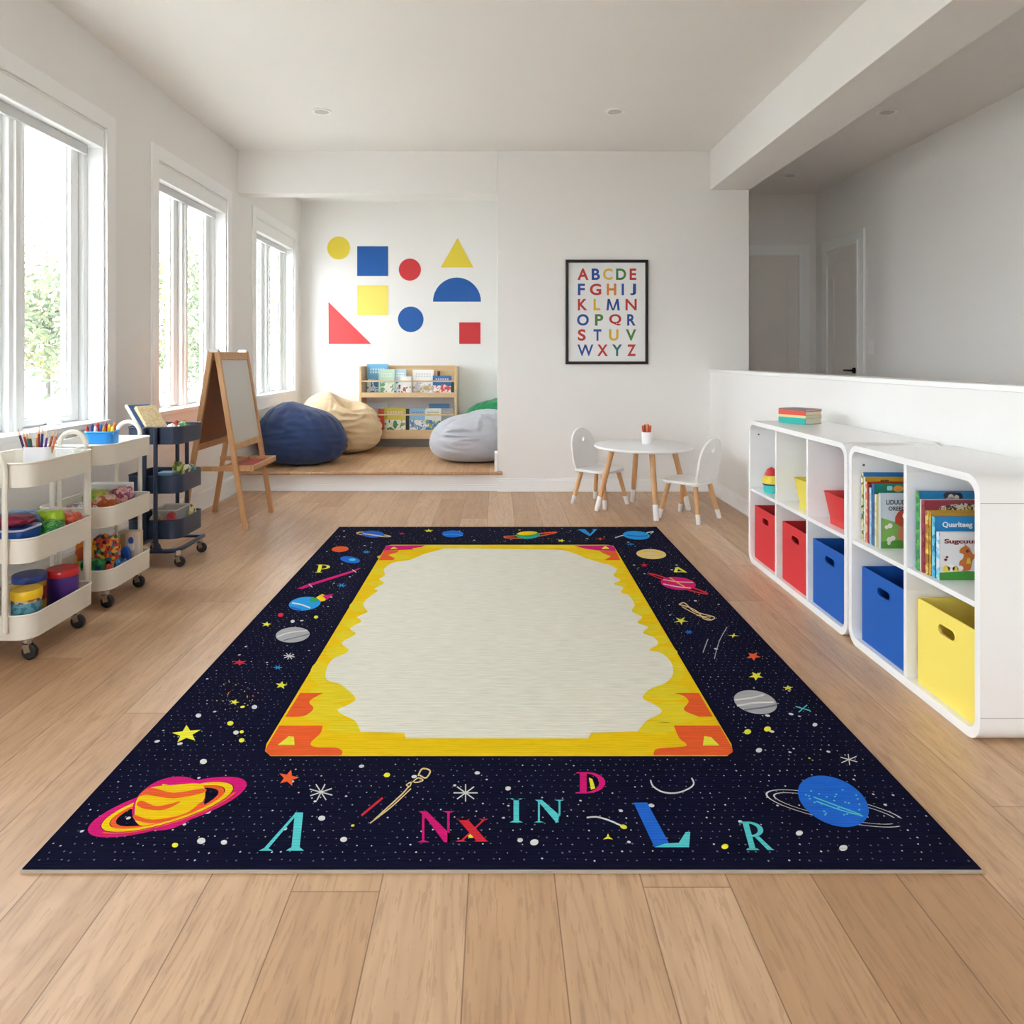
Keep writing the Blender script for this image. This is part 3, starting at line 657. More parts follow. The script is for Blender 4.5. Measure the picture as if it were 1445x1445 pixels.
# ------------------------------------------------------------------ alphabet poster
o = thing('alphabet_poster', 'black framed poster of the coloured alphabet on the back wall', 'poster', (.8775, BY, 1.007))
hw, H = .3265, .827
MB().prism([rrect(-hw, 0, hw, H, 0), rrect(-hw+.022, .022, hw-.022, H-.022, 0)], -.025, 0, mXZ).build('frame', M_black, o, bevel=.002)
b = MB(); b.box(-hw+.02, hw-.02, -.010, -.004, .02, H-.02, 0)
LC = {'r': 1, 'b': 2, 'y': 3, 'g': 4, 'o': 5, 't': 6}
rows = [(387.2, [('A',188,242,'r'),('B',257,297,'b'),('C',312,358,'y'),('D',375,424,'g'),('E',441,473,'r')]),
        (408.6, [('F',190,224,'b'),('G',248,303,'r'),('H',330,376,'o'),('I',402,413,'b'),('J',443,472,'b')]),
        (430.0, [('K',190,236,'r'),('L',266,299,'y'),('M',328,393,'b'),('N',421,475,'r')]),
        (451.5, [('O',186,243,'b'),('P',273,313,'g'),('Q',342,400,'r'),('R',429,470,'b')]),
        (472.8, [('S',190,228,'r'),('T',266,304,'b'),('U',341,387,'y'),('V',422,473,'g')]),
        (494.3, [('W',188,265,'b'),('X',284,335,'r'),('Y',356,404,'t'),('Z',429,471,'r')])]
K = BY/1000
for (yc, L) in rows:
    for (ch, a, c, k) in L:
        z = EYE-(yc-505)*K-1.007; x0 = (760+a*.2907-700)*K-.8775; x1 = (760+c*.2907-700)*K-.8775
        put_glyph(b, ch, x0, x1, z-.0455, z+.0455, lambda u, v: (u, -.0104, v), LC[k], .018 if ch in 'NW' else .028)
b.build('print', [mat('poster_paper', (232, 233, 234), .5), mat('ink_red', (190, 44, 40), .5), mat('ink_blue', (28, 72, 152), .5), mat('ink_yellow', (222, 180, 44), .5), mat('ink_green', (70, 122, 56), .5), mat('ink_orange', (214, 128, 40), .5), mat('ink_teal', (36, 110, 120), .5)], o, smooth=0)

# ------------------------------------------------------------------ bean bags
def beanbag(name, label, loc, rx, ry, h, m, seed, shift=(0, 0), crater=None, peak=None):
    nu, nv = 128, 72; vs = []; off = Vector((seed*3.1, seed*1.7, 0))
    for i in range(nv+1):
        a = PI*i/nv
        for k in range(nu):
            ph = 2*PI*k/nu; s = math.sin(a); r = s**.55 if a < PI/2 else s**.68
            z = ((1-math.cos(a))/2)**1.12
            top = max(0, (z-.5)/.5)
            fold = (abs(math.sin(ph*7+3.5*noise.noise(Vector((math.cos(ph)*2, math.sin(ph)*2, seed)))))**.6-.6)*.085*top*s
            fold += .05*top*s*(abs(noise.noise(Vector((math.cos(ph)*3.2, math.sin(ph)*3.2, 2+seed))))-.25)
            side = .5-2.2*abs(noise.noise(Vector((math.cos(ph)*1.6, math.sin(ph)*1.6, z*9))+off))
            msk = max(0, noise.noise(Vector((math.cos(ph)*1.3+seed, math.sin(ph)*1.3, z*2)))+.15)
            r2 = r*(1+.06*side*msk*2*min(1, z*6)+.06*noise.noise(Vector((math.cos(ph)*1.1, math.sin(ph)*1.1, z*1.5))+off))+fold
            x, y = rx*r2*math.cos(ph)+shift[0]*z*z, ry*r2*math.sin(ph)+shift[1]*z*z
            zz = h*z*(1+.05*top*noise.noise(Vector((x*5, y*5, seed))))+.030*top*(.25-abs(noise.noise(Vector((x*9+2*y, y*14, seed)))))
            if crater:
                cx, cy, cr, cd = crater; d2 = ((x-cx)**2+(y-cy)**2)/cr**2; zz -= cd*math.exp(-d2)*top; 
            if peak:
                px_, py_, pr, pd = peak; d2 = ((x-px_)**2+(y-py_)**2)/pr**2; zz += pd*math.exp(-d2)*top
            vs.append((x, y, max(0, zz)))
    b = MB(); b.add(vs, [(i*nu+k, i*nu+(k+1) % nu, (i+1)*nu+(k+1) % nu, (i+1)*nu+k) for i in range(nv) for k in range(nu)])
    ob = b.build(name, m, loc=loc, smooth=80, weld=True)
    tag(ob, label, 'bean bag', 'bean bags in the alcove'); return ob
PZ = .156
def fabric(name, rgb, sc=500, rough=.9):
    m = mat(name, rgb, rough); nt = m.node_tree; b = nt.nodes['Principled BSDF']; b.inputs['Sheen Weight'].default_value = .15
    tc = Nn(nt, 'ShaderNodeTexCoord'); mp = Nn(nt, 'ShaderNodeMapping'); mp.inputs['Scale'].default_value = (1, 1, 3.2); nt.links.new(tc.outputs['Object'], mp.inputs['Vector'])
    n = Nn(nt, 'ShaderNodeTexNoise'); n.noise_type = 'RIDGED_MULTIFRACTAL'; n.inputs['Scale'].default_value = 3.4; n.inputs['Detail'].default_value = 2.5; n.inputs['Distortion'].default_value = .5
    nt.links.new(mp.outputs[0], n.inputs['Vector'])
    f = Nn(nt, 'ShaderNodeTexNoise'); f.inputs['Scale'].default_value = sc; nt.links.new(tc.outputs['Object'], f.inputs['Vector'])
    bp = Nn(nt, 'ShaderNodeBump'); bp.inputs['Strength'].default_value = .7; bp.inputs['Distance'].default_value = .04
    nt.links.new(mth(nt, 'ADD', n.outputs['Fac'], mth(nt, 'MULTIPLY', f.outputs['Fac'], .04)), bp.inputs['Height']); nt.links.new(bp.outputs['Normal'], b.inputs['Normal'])
    return m
beanbag('bean_bag', 'navy blue bean bag at the platform edge behind the easel', (-1.655, 6.10, PZ), .37, .345, .47, fabric('navy_canvas', (36, 56, 98)), 1, (-.06, .02), None, (-.12, -.05, .16, .05))
beanbag('bean_bag', 'beige bean bag against the alcove corner left of the bookcase', (-1.50, 6.815, PZ), .40, .33, .50, fabric('tan_canvas', (222, 194, 154)), 2, (-.05, 0), (.10, -.06, .10, .17), (-.17, 0, .2, .07))
beanbag('bean_bag', 'light grey bean bag half hidden by the wall corner of the alcove', (-.20, 6.27, PZ), .40, .36, .40, fabric('grey_canvas', (182, 183, 190)), 3, (.06, 0), None, (.20, 0, .2, .045))
beanbag('bean_bag', 'emerald green bean bag behind the light grey one', (.02, 7.06, PZ), .38, .33, .465, fabric('green_canvas', (14, 128, 78)), 4, (.02, 0), None, (.10, 0, .25, .03))

# ------------------------------------------------------------------ front-facing bookcase with picture books
bx = lambda p: (p-700)*.00715
bz = lambda p: EYE-(p-505)*.00715
XL, XR = bx(507), bx(644.5)
bc = thing('bookcase', 'low pale wood display bookcase against the alcove wall', 'bookcase', ((XL+XR)/2, 7.3, PZ))
ox, oy, oz = (XL+XR)/2, 7.3, PZ
B = lambda n, x0, x1, y0, y1, z0, z1, m=M_shelfwood, bv=.002: MB().box(x0-ox, x1-ox, y0-oy, y1-oy, z0-oz, z1-oz).build(n, m, bc, bevel=bv)
B('side_panel', XL, XL+.022, 7.15, 7.44, PZ, bz(517)); B('side_panel', XR-.022, XR, 7.15, 7.44, PZ, bz(517))
B('back_panel', XL+.022, XR-.022, 7.425, 7.44, bz(559), bz(516))
B('shelf', XL+.022, XR-.022, 7.17, 7.425, bz(560), bz(558)); B('shelf', XL+.022, XR-.022, 7.17, 7.44, bz(612), bz(610))
B('front_lip', XL+.022, XR-.022, 7.152, 7.17, bz(561), bz(553.8)); B('front_lip', XL+.022, XR-.022, 7.152, 7.17, bz(619.5), bz(607))
B('kickboard', XL+.022, XR-.022, 7.19, 7.205, PZ, bz(619.5), mat('dark_grey_board', (120, 116, 110), .7))  # kickboard darker and greyer than the birch panels
for y_ in (538, 585.5):
    B('rail', XL+.022, XR-.022, 7.155, 7.167, bz(y_)-.008, bz(y_)+.008)
def art3(name, *c, sc=16): return speck(name, c, sc, .4, 'NOISE')
W_, K_ = (236, 238, 236), (30, 34, 44)
covers = [ # x0, x1, top, bottom, depth, cover, spine/title colours, words
 (518, 547, 514, 557.5, 7.375, (112, 180, 222), (60, 130, 190), (214, 236, 246), 'light blue picture book, tallest on the upper shelf'),
 (534.5, 556.5, 521.5, 557.5, 7.335, (196, 228, 210), (90, 170, 130), (236, 240, 226), 'mint green picture book on the upper shelf in front of the tall blue one'),
 (554, 573, 521, 557.5, 7.36, (188, 218, 232), (30, 84, 120), (244, 246, 246), 'white and teal picture book on the upper shelf, third from left'),
 (565.5, 580.5, 531.5, 557.5, 7.31, (238, 236, 232), (168, 84, 66), (244, 244, 240), 'small white picture book with brown figures on the upper shelf'),
 (582.5, 612, 522, 557.5, 7.37, (238, 238, 236), (190, 160, 96), (206, 210, 216), 'large white picture book with a tan lion-like figure on the upper shelf'),
 (611, 637, 530.5, 557.5, 7.32, (20, 104, 168), (190, 70, 84), (236, 200, 196), 'blue and teal picture book at the right end of the upper shelf'),
 (617.5, 621, 524, 557.5, 7.385, (50, 34, 30), (50, 34, 30), (50, 34, 30), 'thin dark brown book behind the blue one on the upper shelf'),
 (636.5, 640.5, 539, 557.5, 7.36, (24, 110, 100), (24, 110, 100), (40, 130, 118), 'dark teal book standing at the far right of the upper shelf'),
 (517.5, 546, 568.5, 609.5, 7.375, (214, 226, 232), (96, 130, 160), (240, 240, 236), 'pale grey-blue picture book at the left of the lower shelf'),
 (534, 542, 577, 609.5, 7.30, (200, 74, 52), (240, 110, 70), (140, 40, 40), 'narrow red book beside the beige bean bag on the lower shelf'),
 (542.5, 572.5, 576, 609.5, 7.325, (214, 200, 84), (72, 140, 70), (236, 236, 214), 'yellow and green picture book on the lower shelf'),
 (573, 577.5, 577, 609.5, 7.37, (44, 44, 48), (44, 44, 48), (60, 60, 66), 'thin black book between two picture books on the lower shelf'),
 (578, 601, 576.5, 609.5, 7.34, (140, 190, 222), (240, 240, 240), (90, 140, 190), 'sky blue picture book on the lower shelf'),
 (600, 622.5, 576.5, 609.5, 7.31, (232, 234, 230), (44, 120, 196), (150, 170, 80), 'white picture book with a blue figure on the lower shelf'),
 (605.5, 634, 570, 609.5, 7.385, (60, 134, 188), (120, 178, 214), (60, 134, 188), 'mid blue picture book behind the others on the lower shelf'),
 (623, 639.5, 576.5, 609.5, 7.35, (168, 182, 190), (70, 70, 84), (200, 204, 204), 'grey picture book at the right end of the lower shelf')]
for i, (x0, x1, t, bt, Y, c1, c2, c3, lab) in enumerate(covers):
    k = Y/1000; X0, X1 = (x0-700)*k, (x1-700)*k; H = (bt-t)*k; w = X1-X0
    zb = (bz(558)+.002) if bt < 580 else (bz(610)+.002)
    H = EYE-(t-505)*k-zb
    o = thing('picture_book', lab, 'book', ((X0+X1)/2, Y-.012, zb), group='picture books in the alcove bookcase'); o.rotation_euler = (-.06, 0, 0)
    b = MB(); b.box(-w/2, w/2, -.004, .004, 0, H); b.build('pages', mat('page_white', (232, 228, 218), .8), o)
    b = MB(); b.box(-w/2-.001, w/2+.001, -.0065, -.004, 0, H+.002, 0); b.box(-w/2-.001, w/2+.001, .004, .0065, 0, H+.002, 0); b.box(-w/2-.0015, -w/2, -.0065, .0065, 0, H+.002, 0)
    rn = random.Random(i); b.flat = False
    cy_ = -.0068
    if w > .06:
        b.add([(-w/2+.004, cy_, H*.02), (w/2-.004, cy_, H*.02), (w/2-.004, cy_, H*.45), (-w/2+.004, cy_, H*.50)], [(0, 1, 2, 3)], 1)
        for q in range(3): b.prism([circ(rn.uniform(-.3, .3)*w, H*rn.uniform(.2, .42), w*rn.uniform(.08, .16), 14, w*rn.uniform(.08, .2))], -.0072-.0002*q, -.0072-.0002*q, mXZ, 2+(q % 2))
        for q in range(2):
            for e in range(6):
                xx = -w*.36+e*w*.125; b.add([(xx, cy_, H*(.86-.1*q)), (xx+w*.09, cy_, H*(.86-.1*q)), (xx+w*.08, cy_, H*(.80-.1*q)), (xx+w*.01, cy_, H*(.80-.1*q))], [(0, 1, 2, 3)], 3)
    b.build('cover', [mat('cover_%d' % i, c1, .4), speck('cover_print_%d' % i, [c1, c2, c3, W_, c1], 22, .4, 'NOISE'), mat('cover_b%d' % i, c2, .4), mat('cover_c%d' % i, c3, .4)], o, smooth=0)

# ------------------------------------------------------------------ children's table, chairs, cup
tb = thing('play_table', 'small round white table with wooden legs by the half wall', 'table', (1.02, 4.90, 0))
MB().lathe([(0, .436), (.328, .436), (.336, .439), (.340, .446), (.336, .455), (.328, .458), (0, .458)], 64).build('tabletop', M_chairwhite, tb)
def leg(par, fx, fy, tx, ty, tz, r0=.017, r1=.0135, sock=.085, name='leg'):
    q = lambda t: (fx+(tx-fx)*t, fy+(ty-fy)*t, tz*t); s = sock/tz
    l = MB().tube([q(s), q(1)], [r1+(r0-r1)*s+.0005, r0], 14).build(name, M_leg, par)
    MB().tube([q(0), q(.012), q(s)], [r1*.94, r1+.001, r1+(r0-r1)*s+.0018], 14).build('leg_tip', M_chairwhite, l)
for (fx, fy) in ((-.325, -.005), (.02, -.305), (-.015, .31), (.318, .02)):
    leg(tb, fx, fy, fx*.66, fy*.66, .436, .019, .0165, .10)
    b = MB(); b.lathe([(.034, .420), (.036, .430), (.036, .4365)], 20, c=(fx*.64, fy*.64, 0)); b.build('bracket', M_chairwhite, tb)
def chair(label, loc, rz):
    o = thing('toddler_chair', label, 'chair', loc, rz, 'white toddler chairs at the round table')
    # faces local +X
    s = rrect(-.15, -.145, .15, .145, (.06, .09, .09, .06), 8)
    b = MB(); b.prism([s], .243, .259, mXY); b.build('seat', M_chairwhite, o, bevel=.005)
    W, H = .138, .285
    out = [(-W*.86, 0), (W*.86, 0), (W, .04)]+[(W*math.cos(t), H-W+W*math.sin(t)) for t in [PI*i/24 for i in range(25)]]+[(-W, .04)]
    hole = circ(0, H-.075, .021, 24); cu = lambda u, v, w: (-.135+w-.05*(v/H)+.32*u*u*(-1)*-1*.9, u, .255+v)
    b = MB()
    b.prism([out, hole], 0, .013, cu); b.build('backrest', M_chairwhite, o, bevel=.004, smooth=50)
    for (fx, fy) in ((-.145, -.135), (-.145, .135), (.145, -.135), (.145, .135)):
        leg(o, fx, fy, fx*.66, fy*.66, .243, .016, .0135, .06)
        MB().lathe([(.024, .232), (.026, .2435)], 16, c=(fx*.66, fy*.66, 0)).build('bracket', M_chairwhite, o)
    return o
c1 = chair('white child chair with wooden legs left of the round table', (.752, 5.135, 0), math.radians(-45))
dup(c1, (1.276, 4.685, 0), 'white child chair with wooden legs right of the round table, near the half wall', (0, 0, math.radians(135)))
def cup(name, label, loc, rx, ry, h, m, taper=.9, group=None):
    o = thing(name, label, 'cup', loc, 0, group)
    MB().lathe([(0, 0), (rx*taper, 0), (rx*taper*1.02, .004), (rx, h), (rx-.003, h), (rx*taper-.003, .006), (0, .006)], 32, sx=1, sy=ry/rx).build('body', m, o)
    return o
tag(MB().lathe([(0, 0), (.033, 0), (.036, .004), (.036, .084), (.033, .084), (.032, .006), (0, .006)], 32).build('crayon_cup', M_chairwhite, loc=(1.05, 4.93, .458)), 'white cup holding red crayons on the round table', 'cup')
def pencil(label, base, tip, r, rgb, group, name='pencil', body=None):
    b0 = Vector(base); t0 = Vector(tip); d = t0-b0; L = d.length
    b = MB(); n = 6; q = d.normalized()
    k1, k2 = (.84, .96) if name == 'pencil' else (.93, .97); r3 = r*.3 if name == 'pencil' else r*.75; b.tube([(0, 0, 0), (0, 0, L*k1)], r, n, 0); b.tube([(0, 0, L*k1), (0, 0, L*k2)], [r, r3], n, 1); b.tube([(0, 0, L*k2), (0, 0, L)], [r3, r*.05 if name == 'pencil' else r*.5], n, 0)
    ob = b.build(name, [mat('pencil_%d_%d_%d' % rgb, rgb, .4), mat('bare_wood', (226, 190, 146), .6) if name == 'pencil' else mat('pencil_%d_%d_%d' % rgb, rgb, .4)], loc=base, smooth=0)
    ob.rotation_euler = q.to_track_quat('Z', 'Y').to_euler(); return tag(ob, label, 'pencil' if name == 'pencil' else name.replace('_', ' '), group)
for i, (dx, dy, tx, rgb, w) in enumerate(((-.018, 0, -.030, (206, 84, 50), 'orange-red crayon at the left'), (-.008, .012, -.012, (190, 60, 44), 'dark red crayon second from left'), (-.002, -.012, .0, (222, 120, 60), 'light orange crayon in the middle'), (.008, .010, .012, (200, 70, 50), 'brick red crayon fourth from left'), (.017, -.002, .024, (214, 94, 54), 'orange crayon at the right'))):
    pencil('%s of the white cup on the round table' % w, (1.05+dx, 4.93+dy, .466), (1.05+tx, 4.93+dy, .600-.006*abs(i-2)), .0075, rgb, 'crayons in the table cup', 'crayon')

# ------------------------------------------------------------------ cube shelf units, bins, books
FX, FB = 1.318, 1.684
def cube_unit(label, y0, y1, cols):
    h = .735; w = y1-y0; t = .022
    o = thing('cube_shelf', label, 'shelf unit', (FX, y0, 0), 0, 'white cube shelf units by the half wall')
    b = MB(); b.prism([rrect(0, 0, w, h, .055, 8), rrect(t, t+.006, w-t, h-t, .036, 8)], 0, FB-FX, mYZ); b.build('frame', M_lam, o, bevel=.003, smooth=30)
    MB().box(FB-FX-.012, FB-FX-.004, .012, w-.012, .014, h-.012).build('back_panel', M_lam_in, o)
    for yy in (-.0004, w-.0004):
        for zz in (.660, .075): MB().box(.001, FB-FX, yy, yy+.0008, zz, zz+.0014).build('seam', mat('seam_grey', (150, 150, 148), .6), o)
    cw = (w-2*t-(cols-1)*.016)/cols
    MB().box(.004, FB-FX-.012, t-.004, w-t+.004, .368, .384).build('shelf', M_lam, o, bevel=.0015)
    for k in range(1, cols):
        yy = t+k*cw+(k-1)*.016; MB().box(.003, FB-FX-.012, yy, yy+.016, t, h-t+.002).build('divider', M_lam, o, bevel=.0015)
    for yy in (t+.0005, w-t-.0015): MB().prism([circ(.045, h-.075, .0045, 12)], yy, yy+.001, lambda u, v, w_: (u, w_, v)).build('peg_hole', mat('peg_hole_grey', (90, 86, 80), .6), o)
    return o
cube_unit('white cube shelf unit with three columns, the farther one, stack of books on top', 2.662, 3.700, 3)
cube_unit('white cube shelf unit with two columns, the nearer one, holding two rows of books', 1.930, 2.650, 2)

def fabric_bin(label, yf, yn, rgb, x0=1.338, h=.268, depth=.31, nm='storage_bin'):
    """open box whose slotted front faces the room; yf far side, yn near side"""
    w = yf-yn; o = thing(nm, label, 'storage bin', (x0, yn, .0285), 0, 'fabric cube bins in the shelf units')
    m = mat('felt_%d_%d_%d' % rgb, rgb, .75, bump=(600, .15))
    t = .004; hy, hz = w*.5, h*.80; hs = .038
    slot = rrect(hy-hs, hz-.014, hy+hs, hz+.014, .0135, 6)
    b = MB(); b.prism([rrect(0, 0, w, h, .002), slot], 0, t, mYZ); b.build('front_panel', m, o, bevel=0)
    b = MB(); b.box(t, depth, 0, t, 0, h); b.box(t, depth, w-t, w, 0, h); b.box(depth-t, depth, t, w-t, 0, h); b.box(t, depth-t, t, w-t, 0, t); b.build('body', m, o)
    b = MB(); ringp = rrect(hy-hs-.004, hz-.018, hy+hs+.004, hz+.018, .0175, 6); b.prism([ringp, rrect(hy-hs, hz-.014, hy+hs, hz+.014, .0135, 6)], -.002, t+.002, mYZ); b.build('handle_rim', m, o, bevel=.001)
    return o
fabric_bin('red fabric bin in the far bottom cube, farthest bin from the viewer', 3.664, 3.368, RED)
fabric_bin('red fabric bin in the middle bottom cube beside the blue bin', 3.310, 3.022, RED)
fabric_bin('blue fabric bin in the farther shelf unit, beside the red bins', 2.990, 2.688, BLUE)
fabric_bin('blue fabric bin in the nearer shelf unit, beside the yellow bin', 2.590, 2.300, BLUE)
fabric_bin('large yellow fabric bin in the nearest bottom cube', 2.248, 1.958, YEL)
def tub(label, yf, yn, x0, rgb, h=.13, nm='toy_tub'):
    w = yf-yn; d = .20; o = thing(nm, label, 'tub', (x0, (yf+yn)/2, .385), 0, 'open plastic tubs on the upper shelf'); m = mat('tub_%d_%d_%d' % rgb, rgb, .4)
    b = MB(); ring_ = []
    def rr_(k, z): return [(*p, z) for p in rrect(0+.018*(1-k), -w/2+.022*(1-k)*1, d-.018*(1-k), w/2-.022*(1-k), .012, 4)]
    L = [rr_(0, 0), rr_(.18, h*.76), rr_(.45, h*.86), rr_(1, h), [(p[0], p[1], h) for p in [(q[0]*.985+.0015, q[1]*.98, 0) for q in rr_(1, h)]], [(p[0]*.97+.003, p[1]*.96, .006) for p in rr_(0, 0)]]
    n = len(L[0]); vs = [p for l in L for p in l]; fs = [(i*n+k, i*n+(k+1) % n, (i+1)*n+(k+1) % n, (i+1)*n+k) for i in range(len(L)-1) for k in range(n)]
    fs += [tuple(range(n-1, -1, -1)), tuple((len(L)-1)*n+k for k in range(n))]
    b.add(vs, fs); b.build('body', m, o, smooth=40); return o
tub('yellow plastic tub in the middle upper cube of the farther unit', 3.205, 3.035, 1.342, (232, 216, 84), .135)
tub('red plastic tub in the upper cube nearest the second unit', 2.915, 2.70, 1.342, (214, 56, 58), .128)
tag(MB().lathe([(0, 0), (.02, .002), (.03, .02), (.028, .035), (.015, .045), (0, .048)], 20).build('toy_ball', speck('toy_ball_print', [(210, 210, 214), (120, 130, 140), (230, 230, 230)], 90), loc=(1.44, 2.76, .475)), 'small grey and white toy sticking out of the red tub', 'toy')
# toy stack of the far cube
tt = thing('stacking_toy', 'small red, yellow and teal stacking toy in the far upper cube', 'toy', (1.378, 3.545, .3845))
MB().lathe([(0, 0), (.034, 0), (.040, .02), (.036, .04), (0, .04)], 24).build('teal_base', mat('toy_teal', (60, 190, 186), .4), tt)
MB().lathe([(0, .040), (.042, .042), (.044, .062), (.036, .086), (0, .086)], 24).build('yellow_ring', mat('toy_yellow', (228, 206, 60), .4), tt)
b = MB(); b.lathe([(0, .086), (.034, .087), (.022, .115), (0, .128)], 24); b.build('red_cap', mat('toy_red', (196, 36, 44), .4), tt)
MB().lathe([(.0405, .038), (.0435, .044), (.0405, .050)], 24).build('dark_band', mat('toy_dark', (34, 60, 70), .4), tt)

def shelf_book(label, yfar, th, x0, width, h, cov, lean=0, spine=None, deco=None, group='picture books in the nearer shelf unit'):
    """upright book, spine towards the room (-X), front cover towards the viewer (-Y)"""
    o = thing('childrens_book', label, 'book', (x0, yfar-th, .3845), 0, group); o.rotation_euler = (lean, 0, 0)
    m = mat('bk_%d_%d_%d' % cov, cov, .35); ms = m if spine is None else speck('spine_%s' % label[:14].replace(' ', '_'), spine, 70, .4)
    MB().box(.002, width-.003, .0015, th-.0015, .002, h-.003).build('pages', MATS['page_white'], o)
    b = MB(); b.box(0, width, 0, .0015, 0, h, 0); b.box(0, width, th-.0015, th, 0, h, 0); b.box(-.001, .001, 0, th, 0, h, 1)
    mats = [m, ms]
    if deco: mats += deco(b, width, h)
    b.build('cover', mats, o, smooth=0); return o
D0 = lambda u, v, k=0: (u, -.0004-.0002*k, v)
P2 = lambda b, pts, mi, k=0: b.prism([pts], -.0004-.0002*k, -.0004-.0002*k, mXZ, mi)
def deco_dog(b, w, h):      # mi 2..: grass, red dog, tan, text, blossom
    P2(b, [(0, 0), (w, 0), (w, h*.42), (w*.6, h*.40), (w*.3, h*.48), (0, h*.56)], 2); P2(b, [(0, 0), (w, 0), (w, h*.14), (w*.5, h*.16), (0, h*.12)], 7, 1)
    P2(b, catmull([(.052, .095), (.058, .125), (.085, .14), (.12, .13), (.125, .09), (.10, .075), (.07, .078)]), 3, 2)
    P2(b, catmull([(.065, .03), (.06, .06), (.075, .085), (.11, .085), (.12, .05), (.115, .025)]), 4, 2)
    P2(b, circ(.088, .115, .013, 14), 6, 3); P2(b, circ(.09, .104, .006, 10), 5, 4)
    P2(b, catmull([(.052, .085), (.05, .11), (.06, .12), (.066, .1)]), 3, 3)
    for (x, z, r) in ((.02, .075, .007), (.032, .08, .009), (.03, .03, .010), (.042, .036, .009), (.028, .018, .006)): P2(b, circ(x, z, r, 9), 6, 2)
    word(b, 'LIDUUDI', .018, .092, h-.038, h-.022, lambda u, v: D0(u, v, 3), 5, .03); word(b, 'OREED', .026, .086, h-.060, h-.045, lambda u, v: D0(u, v, 3), 5, .03)
    return [mat('d_grass', (120, 168, 80), .4), mat('d_red', (190, 62, 38), .4), mat('d_tan', (196, 120, 80), .4), mat('d_text', (40, 44, 52), .4), mat('d_white', (232, 226, 222), .4), mat('d_grass2', (72, 140, 44), .4)]
def deco_fox(b, w, h):
    P2(b, [(0, 0), (w, 0), (w, h*.17), (w*.5, h*.19), (0, h*.16)], 2)
    P2(b, catmull([(x-.008, z) for x, z in [(.070, .030), (.068, .055), (.078, .065), (.080, .078), (.068, .084), (.072, .096), (.086, .103), (.098, .098), (.104, .086), (.110, .078), (.118, .088), (.120, .076), (.108, .060), (.104, .045), (.098, .030)]]), 3, 2)
    P2(b, circ(.084, .088, .005, 12), 5, 3); P2(b, [(.076, .10), (.075, .110), (.084, .103)], 3, 3); P2(b, [(.080, .050), (.094, .050), (.092, .068), (.084, .068)], 6, 3)
    for (x, z, r, c) in ((.02, .034, .012, 6), (.035, .038, .012, 4), (.048, .034, .010, 6), (.062, .036, .010, 4), (.118, .034, .012, 6), (.022, .07, .004, 5), (.018, .062, .005, 5)): P2(b, circ(x, z, r, 10, r*.8), c, 3)
    word(b, 'Sugcuuns', .014, .130, h-.037, h-.019, lambda u, v: D0(u, v, 3), 5, .04)
    return [mat('f_grass', (62, 146, 52), .4), mat('f_orange', (196, 112, 44), .4), mat('f_white', (238, 236, 232), .4), mat('f_brown', (120, 36, 34), .4), mat('f_yellow', (224, 200, 70), .4)]
def deco_q(b, w, h):
    word(b, 'Quarlteeg', .022, .114, h-.035, h-.014, lambda u, v: D0(u, v, 1), 2, .03); return [mat('q_white', (232, 236, 240), .4)]
def deco_hair(b, w, h):
    for (x, z, r, c) in ((.09, -.012, .016, 2), (.107, -.014, .018, 2), (.122, -.016, .014, 2), (.098, -.016, .009, 3), (.116, -.018, .008, 3), (.10, -.045, .03, 3)): P2(b, circ(x, h+z, r, 12, min(r, -z*.98 if z > -.03 else r)), c, 1+(c == 3))
    return [mat('h_dark', (56, 50, 60), .5), mat('h_pale', (222, 216, 206), .5)]
def deco_top(b, w, h):
    word(b, 'ane', .055, .085, h-.018, h-.009, lambda u, v: D0(u, v, 1), 2, .03); return [mat('t_dark', (90, 60, 30), .5)]
def deco_frog(b, w, h):
    P2(b, rrect(.045, h-.022, .064, h-.006, .003), 2, 1); P2(b, circ(.085, h-.016, .018, 14, .012), 3, 1); return [mat('g_mint', (150, 210, 200), .4), mat('g_orange', (222, 150, 60), .4)]
def deco_scene(b, w, h):
    P2(b, [(.03, h-.045), (.16, h-.045), (.16, h-.012), (.12, h-.006), (.05, h-.016)], 2, 1); return [speck('scene_print', [(150, 120, 60), (210, 200, 180), (60, 50, 40), (200, 170, 70)], 60, .5, 'NOISE')]
Wh = (226, 226, 226)
A = [('tall blue book at the far end of the far group of books', 2.622, .014, 1.352, .19, .250, (28, 116, 178), [(210, 205, 130), (60, 90, 60), (230, 225, 190)], None),
     ('white-spined book with a mustard cover in the far group', 2.606, .010, 1.353, .19, .236, (206, 160, 44), [(226, 226, 220), (190, 206, 190)], deco_top),
     ('red-orange covered book in the far group', 2.594, .014, 1.352, .19, .220, (186, 60, 36), [(224, 120, 80), (236, 190, 160)], None),
     ('thin dark red book in the far group', 2.578, .010, 1.353, .185, .214, (150, 30, 34), None, None),
     ('pale blue-spined book in the far group', 2.566, .012, 1.353, .18, .204, (36, 120, 186), [(150, 196, 226), (190, 216, 232)], None),
     ('teal green book showing an orange animal in the far group', 2.550, .016, 1.353, .185, .221, (22, 118, 104), [(40, 110, 170), (30, 90, 150)], deco_frog),
     ('cream-spined thin book in the far group', 2.532, .010, 1.354, .16, .186, (226, 214, 150), [(230, 222, 170), (214, 200, 140)], None),
     ('book with a red dog on its pale cover, front of the far group', 2.518, .014, 1.360, .17, .193, (196, 206, 216), None, deco_dog)]
for (lab, yf, th, x0, w, h, c, sp, dc) in A: shelf_book(lab, yf, th, x0, w, h, c, 0, sp, dc)
